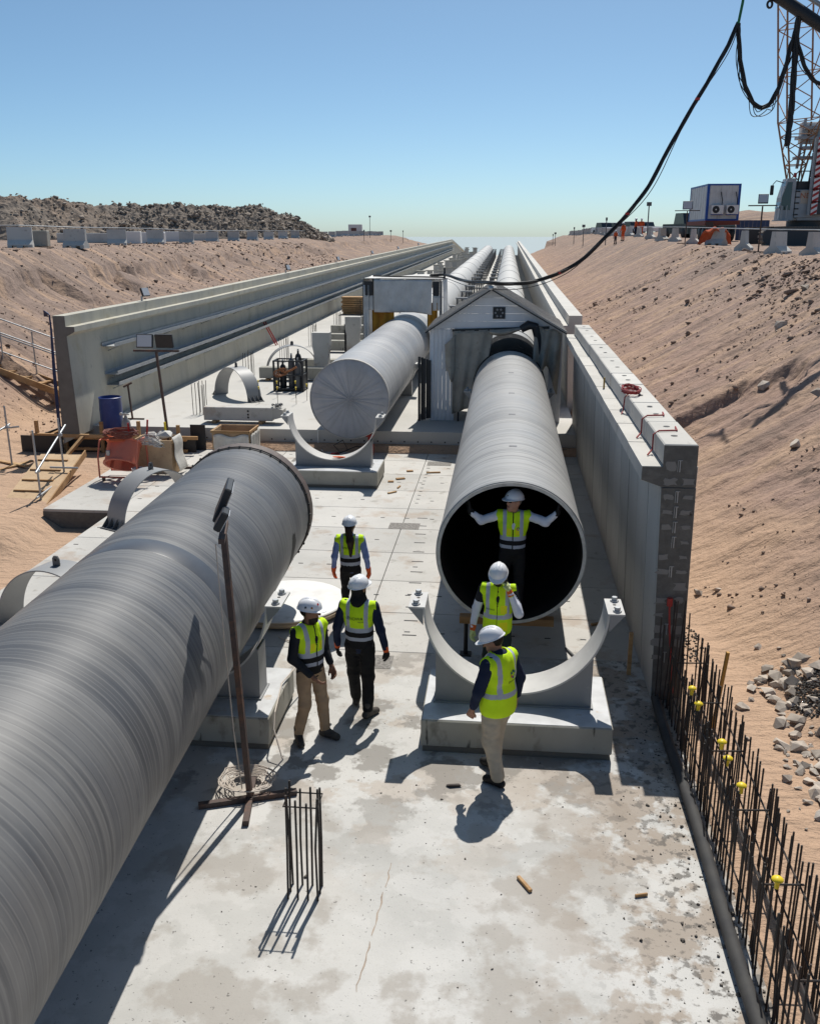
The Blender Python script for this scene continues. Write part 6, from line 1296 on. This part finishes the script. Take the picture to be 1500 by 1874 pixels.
    # shirt
    fr = c.get('sleeve', .97)
    def fsh(P):
        d = un([torso(P, -.004)]+[arms(P, fr, .008, sd) for sd in 'LR'], .03)+nz(P, .008, 10)+nz(P+5, .0045, 22)
        col_ = cone(P, J['che']+[0, -.015, .13], J['che']+[0, -.02, .165], .074*s, .072*s); d = smin(d, col_, .02)
        d = np.maximum(d, -cone(P, J['che']+[0, .16, .17], J['che']+[0, .09, .09], .055, .022)); return np.maximum(d, (J['pel'][2]-c.get('shirt_hem', .08))-P[:, 2])
    def zs(C_):
        m_ = np.zeros(len(C_), int)
        if 'sleeve2' in c:
            for sd in 'LR':
                E, W = J['el'+sd], J['wr'+sd]; t = ((C_-E) @ (W-E))/((W-E) @ (W-E)); dd = np.linalg.norm(C_-(E+np.clip(t, 0, 1)[:, None]*(W-E)), axis=1); S_ = J['sh'+sd]; t2 = ((C_-S_) @ (E-S_))/((E-S_) @ (E-S_))
                m_[((dd < .075) & (t > -.2)) | ((t2 > .62) & (np.linalg.norm(C_-E, axis=1) < .16))] = 1
        return m_
    mk('shirt', fsh, .009, [c['shirt'], c.get('sleeve2', c['shirt'])], zs)
    # vest
    if 'vest' in c:
        hem = J['pel'][2]-c.get('vest_hem', .10); vi = .016
        def fv(P):
            d = torso(P, vi)+nz(P, .009, 8)+nz(P*[1, 1, .6]+7, .005, 19)
            if c.get('flare'): d = smin(d, cone(P, J['pel']+[0, 0, .05], J['pel']-[0, 0, .05], (.165+gb*.9)*g_, (.172+gb*.9)*g_, 1.2)*.85, .06)
            for sd, sx in (('L', -1), ('R', 1)): d = np.maximum(d, -cone(P, J['sh'+sd]+[sx*.075, 0, .03], J['sh'+sd]+[sx*.075, 0, -.12], .062*g_, .055*g_))
            d = np.maximum(d, -cone(P, J['che']+[0, -.005, .15], J['che']+[0, 0, .34], .076, .10))
            if not c.get('closed'): d = np.maximum(d, -cone(P, J['che']+[0, .22, .20], J['che']+[0, .15, -.02], .12, .025))
            return np.maximum(d, hem-P[:, 2])
        Z0 = J['pel'][2]; st = c['vest']
        def zv(C_):
            x, y, z = C_[:, 0], C_[:, 1], C_[:, 2]-Z0; m_ = np.zeros(len(C_), int); ax_ = np.abs(x)
            if st == 'navy':
                m_[z < .16] = 2; m_[(z > .16) & (z < .215)] = 1; m_[(z > .045) & (z < .095)] = 1; m_[(ax_ > .088) & (ax_ < .135) & (z > .2)] = 1
                if c.get('pocket'): m_[(ax_ > .03) & (ax_ < .086) & (z > .24) & (z < .34) & (y > 0)] = 3
                m_[(ax_ < .008) & (y > .02) & (z > -.2)] = 2
            else:
                m_[(z > .10) & (z < .15)] = 1; m_[(ax_ > .10) & (ax_ < .15) & (z > .15)] = 1
                m_[(z > .15+.05) & (z < .15) & (y > 0)] = 1
                if c.get('pocket'): m_[(x > -.13) & (x < -.03) & (z < .06) & (z > -.06) & (y > .02)] = 3; m_[(x > -.12) & (x < -.04) & (z < .28) & (z > .17) & (y > .03)] = 3
                m_[(ax_ < .006) & (y > .02)] = 2
            m_[(z < (hem-Z0)+.008)] = 0 if st != 'navy' else 2
            return m_
        vo = mk('vest', fv, .008, [LIME, SILV, BLK, YELP], zv)
        bv = BVHTree.FromPolygons([v.co for v in vo.data.vertices], [p.vertices[:] for p in vo.data.polygons])
        def project(me, cx_, cz_, side=-1, off=.004):
            for v in me.vertices:
                x, z = v.co.x*(1 if side < 0 else -1)+cx_, v.co.y+cz_; hit = bv.ray_cast(Vector((x, side*1.0, z)), Vector((0, -side, 0)))[0]
                v.co = Vector((x, (hit.y if hit else side*.15)+side*(off+abs(v.co.z)), z))
        for (tx, size, cx_, dz__, side) in c.get('print', ()):
            o = text_mesh(tx, size, 'lettering', cmat('print_dark', (.05, .10, .06), .7), T, (0, 0, 0), (0, 0, 0), .0005); o.parent = T
            project(o.data, cx_, Z0+dz__, side)
        if 'logo' in c:
            cx_, cz_, R_, side = c['logo']
            for k, lc in enumerate(((.02, .10, .13), (.05, .22, .12), (.35, .34, .40), (.02, .08, .35), (.70, .13, .10), (.03, .16, .20))):
                m = MB(); a = math.pi/2-k*math.pi/3; pts_ = []
                for q in range(7): b = q*2*math.pi/7; pts_.append((R_*.72*math.cos(a)+R_*.36*math.cos(b), R_*.85*math.sin(a)+R_*.38*math.sin(b), 0))
                m.add(pts_, [tuple(range(7))]); o = m.build('logo_petal', cmat(f'logo_{k}', lc, .7), T); project(o.data, cx_, Z0+cz_, side, .005)
    # gloves
    if gl:
        for sd in 'LR':
            A = J['wr'+sd]; dm = c.get('hand'+sd, None); V, F = sdf_mesh(lambda P: smin(fh(P, sd, .004), cone(P, A-(A-J['el'+sd])*.12, A, .042, .038), .015), A-.26, A+.26, .0065*lod)
            np_obj('glove', V, F, list(gl), T, (np.linalg.norm(V[F].mean(1)-A, axis=1) < .055).astype(int) if len(gl) > 1 else None)
    # hair / scarf
    hr = c.get('hair')
    if hr:
        def fhr(P):
            q = tl(P); d = ell(q, (0, -.022, .045), (.086*s, .103*s, .106*s)); d = np.maximum(d, q[:, 1]*.75+q[:, 2]*-.35-.035 if not c.get('scarf') else q[:, 1]-.055); d = np.maximum(d, -.075-q[:, 2])
            if c.get('scarf'): d = un([d, cone(q, (0, -.02, -.06), (0, -.02, -.17), .085, .11), cone(P, J['che']+[0, -.02, .16], J['che']+[0, .0, .10], .10, .13)], .04)
            if c.get('tail'): tp = H+HR @ v3(0, -.10, -.0); d = un([d, cone(P, tp, tp+[.03, -.035, -.18], .05, .058, .8), cone(P, tp+[.03, -.035, -.18], tp+[.035, -.02, -.42], .055, .028, .8)], .03)+nz(P*[1, 1, .1], .006, 60)
            return d
        mk('headscarf' if c.get('scarf') else 'hair', fhr, .008, [hr], lo_=H-[.25, .28, .62 if c.get('tail') else .42], hi_=H+[.25, .25, .2])
    if c.get('shades'):
        m = MB()
        for sx in (-1, 1): m.box((sx*.034, .103, .028), (.056, .012, .034), bev=.005, M=Matrix.Rotation(-sx*.25, 3, 'Z')); m.bar((sx*.062, .095, .034), (sx*.084, -.01, .03), .005, .008)
        m.v = [tuple(H+HR @ np.array(p)) for p in m.v]; m.build('glasses', LENS if c['shades'] == 1 else M_glass, T)
    # helmet
    hm = thing('hard_hat', 'x', 'helmet'); col.objects.unlink(hm); bpy.data.objects.remove(hm)
    m = MB(); nA, nB = 40, 16; zt = .055
    for j in range(nB+1):
        ph = j/nB*math.pi/2
        for i in range(nA):
            a = 2*math.pi*i/nA; r_ = math.cos(ph)**.9 if j < nB else .0; x = .117*r_*math.cos(a); y = .142*r_*math.sin(a)-.005; z = zt+.125*math.sin(ph)
            if abs(x) < .022 and ph > .3: z += .007
            elif .022 <= abs(x) < .034 and ph > .3: z -= .003
            m.v.append((x, y, z))
    for j in range(nB):
        for i in range(nA): m.f.append((j*nA+i, j*nA+(i+1) % nA, (j+1)*nA+(i+1) % nA, (j+1)*nA+i)); m.m.append(0)
    m.v = [tuple(H+HR @ (np.array(p)*s)) for p in m.v]; ho = m.build('helmet', c.get('helm', HELM), T, smooth=True, angle=70)
    m = MB()
    for k, (ro, zz) in enumerate(((0, .0), (0, .006))):
        for i in range(nA):
            a = 2*math.pi*i/nA; fwd = max(0, math.sin(a))**2; e = .012+.045*fwd
            m.v.append(((.115)*math.cos(a), .140*math.sin(a)-.005, zt+zz+.004)); m.v.append(((.115+e*.7)*math.cos(a), (.140+e)*math.sin(a)-.005, zt+zz-.004-.010*fwd))
    for i in range(nA):
        i2 = (i+1) % nA; o_ = 2*nA; m.f += [(2*i, 2*i2, 2*i2+1, 2*i+1), (o_+2*i, o_+2*i+1, o_+2*i2+1, o_+2*i2), (2*i+1, 2*i2+1, o_+2*i2+1, o_+2*i+1)]; m.m += [0]*3
    m.v = [tuple(H+HR @ (np.array(p)*s)) for p in m.v]; b_ = m.build('brim', c.get('helm', HELM), ho, smooth=True, angle=60)
    for (a, z, r_, cc) in c.get('stickers', ()):
        m = MB(); m.lathe([(0, .001), (r_, .001)], 12); az = R(a); nrm = Vector((math.cos(az), math.sin(az)*1.0, .55)).normalized(); q = nrm.to_track_quat('Z', 'Y').to_matrix()
        f_ = math.sqrt(max(0, 1-((z-zt)/.125)**2)); ctr = Vector((.117*f_*math.cos(az), .142*f_*math.sin(az)-.005, z))+nrm*.004
        m.v = [tuple(H+HR @ (np.array(q @ Vector(p)+ctr)*s)) for p in m.v]; m.build('sticker', cc, ho)
    return T
SR = cmat('sticker_red', (.6, .02, .03), .5); SO = cmat('sticker_orange', (.5, .2, .03), .5); SG = cmat('sticker_dark', (.06, .07, .08), .5)
sk1 = skin('skin_tan', (.34, .185, .125)); sk2 = skin('skin_brown', (.22, .115, .075)); sk3 = skin('skin_fair', (.45, .24, .17))
# man walking left in the foreground
person('man in khaki trousers and lime vest walking past the empty saddle, head bowed', (.03, 9.16, 0), R(50), dict(skin=sk1, trouser=KHAK, boot=BOOTB, shirt=NAVY, vest='plain', vest_hem=.13, girth=1.16, belly=.012, flare=True, closed=False, yaw=R(28), pitch=R(-24), sleeve=.80, hair=HAIR, shades=2, leg=1.16, logo=(.045, .34, .042, -1), print=(('ENOWA', .035, .045, .26, -1),), liftR=0, curlL=.9),
       dict(pel=(0, 0, .95), hd=(-.0, .09, 1.585), che=(0, .01, 1.30), elL=(-.285, .03, 1.13), wrL=(-.265, .13, .89), elR=(.285, -.05, 1.13), wrR=(.27, -.02, .89), knL=(-.105, .0, .50), anL=(-.11, -.12, .095), knR=(.10, .11, .50), anR=(.10, .12, .11), toL=(-.1, 1), toR=(.0, 1)))
# man in beige trousers, chest to the camera, looking right
person('bearded man in beige trousers and open lime vest looking to the right', (-2.13, 9.78, 0), R(-130), dict(skin=sk2, trouser=BEIG, boot=BOOT, shirt=DARKS, vest='navy', vest_hem=.06, yaw=R(38), pitch=R(-4), hair=HAIR, beard=True, pocket=True, shirt_hem=.12, sleeve=.92, stickers=((60, .13, .013, SR), (20, .10, .012, SO), (-10, .10, .012, SG))),
       dict(elR=(.265, .02, 1.13), wrR=(.13, .19, .93), elL=(-.25, -.05, 1.13), wrL=(-.24, .08, .92), knL=(-.12, .05, .50), anL=(-.15, .06, .095), knR=(.11, .02, .5), anR=(.14, -.08, .095), toL=(-.35, 1), toR=(.5, 1)))
# woman with black head scarf, back to the camera
person('woman in black trousers and head scarf standing with her back to the camera', (-1.67, 10.52, 0), R(-6), dict(skin=sk1, trouser=BLK, boot=BOOT, shirt=NAVY, vest='navy', vest_hem=.06, closed=True, yaw=R(-22), pitch=R(4), hair=BLK, scarf=True, gloves=(BLK, ORG), leg=1.12, shirt_hem=.14, stickers=((-95, .16, .012, SR),), print=(('ENOWA', .052, -.015, .345, -1), ('NEOM', .024, .055, .305, -1))),
       dict(elL=(-.27, -.03, 1.13), wrL=(-.29, .03, .87), elR=(.275, -.03, 1.13), wrR=(.32, .02, .87), knL=(-.10, .08, .5), anL=(-.10, .18, .095), knR=(.11, -.03, .5), anR=(.13, -.14, .095), toL=(-.2, 1), toR=(.55, 1)), 1.0)
# woman with the pony tail
person('woman with long brown pony tail and light blue sleeves walking away', (-2.24, 13.35, 0), R(4), dict(skin=sk3, trouser=BLK, boot=BOOTB, shirt=LBLUE, vest='navy', vest_hem=.07, closed=True, girth=.92, yaw=R(-8), pitch=R(3), hair=HAIRB, tail=True, gloves=(ORG,), leg=.95, stickers=((-95, .16, .012, SR),), print=(('ENOWA', .045, -.015, .33, -1),)),
       dict(elL=(-.245, -.04, 1.13), wrL=(-.27, .03, .90), elR=(.26, -.04, 1.13), wrR=(.29, .04, .88), knL=(-.09, .06, .5), anL=(-.10, .1, .095), knR=(.09, -.02, .5), anR=(.10, -.12, .11)), .94)
# man on the phone
pt = person('man in a full lime vest speaking on a phone before the pipe mouth', (.0, 11.27, 0), R(176), dict(skin=sk1, trouser=GRNT, boot=BOOTB, shirt=DARKS, sleeve2=WHT, vest='plain', vest_hem=.14, flare=True, pocket=True, yaw=R(-4), pitch=R(-24), hair=HAIR, beard=True, shades=1, gloves=(cmat('glove_lime', (.55, .62, .28), .8), cmat('glove_cuff', (.6, .12, .03), .8)), handL=((.35, -.1, .95), (1, -.2, 0)), curlL=.7, print=(('ENOWA', .03, .09, .22, 1),)),
       dict(hd=(0, .06, 1.60), elL=(-.27, .16, 1.15), wrL=(-.155, .16, 1.42), elR=(.275, -.02, 1.13), wrR=(.31, .04, .88)))
tx = text_mesh('ENOWA', .03, 'lettering', MS['print_dark'], pt, (.0, .165, 1.73), (R(52), 0, R(180)), .0005)
m = MB(); m.box((-.105, .135, 1.545), (.012, .075, .15), bev=.004, M=Matrix.Rotation(R(-15), 3, 'X')); ph = m.build('mobile_phone', M_corr); ph.location = (0, 0, 0)
ph.data.transform(Matrix.Translation((.0, 11.27, 0)) @ Matrix.Rotation(R(176), 4, 'Z')); tag(ph, 'dark mobile phone held to the ear of the man in the full lime vest', 'phone')
# man inside the pipe with raised arms
person('man in a white shirt standing in the pipe mouth with both hands on its rim', (.17, 12.2, .68), R(180), dict(skin=sk3, trouser=BLK, boot=BOOTB, shirt=WHT, vest='navy', vest_hem=.06, pocket=True, yaw=R(-48), pitch=R(4), hair=HAIRG, shades=1, gloves=(BLK,), handL=((-.1, .0, 1), (-1, .2, 0)), handR=((.1, .0, 1), (1, .2, 0)), curlL=.25, curlR=.25, stickers=((60, .10, .018, SG), (95, .105, .010, SG)), logo=(-.065, .33, .022, 1)),
       dict(shL=(-.19, 0, 1.43), shR=(.19, 0, 1.43), elL=(-.43, .05, 1.36), elR=(.43, .05, 1.36), wrL=(-.57, .10, 1.50), wrR=(.57, .10, 1.50), knL=(-.10, .02, .5), anL=(-.11, 0, .095), anR=(.11, 0, .095)))
# far workers in orange on the right bench
for i, (x, y, rz_) in enumerate(((10.6, 99.5, 2.5), (11.3, 99.4, .6), (12.5, 99.3, 1.9), (13.0, 99.2, 3.0))):
    person(['crouching', 'left', 'middle', 'right'][i]+' worker in orange by the barriers of the right bench', (x, y, drop(x, y)), rz_, dict(skin=sk2, trouser=ORG if i % 2 else NAVY, boot=BOOTB, shirt=ORG), dict(knL=(-.1, .05, .5), wrL=(-.2, .2, .95)), 1.0 if i else .75, 3.2)
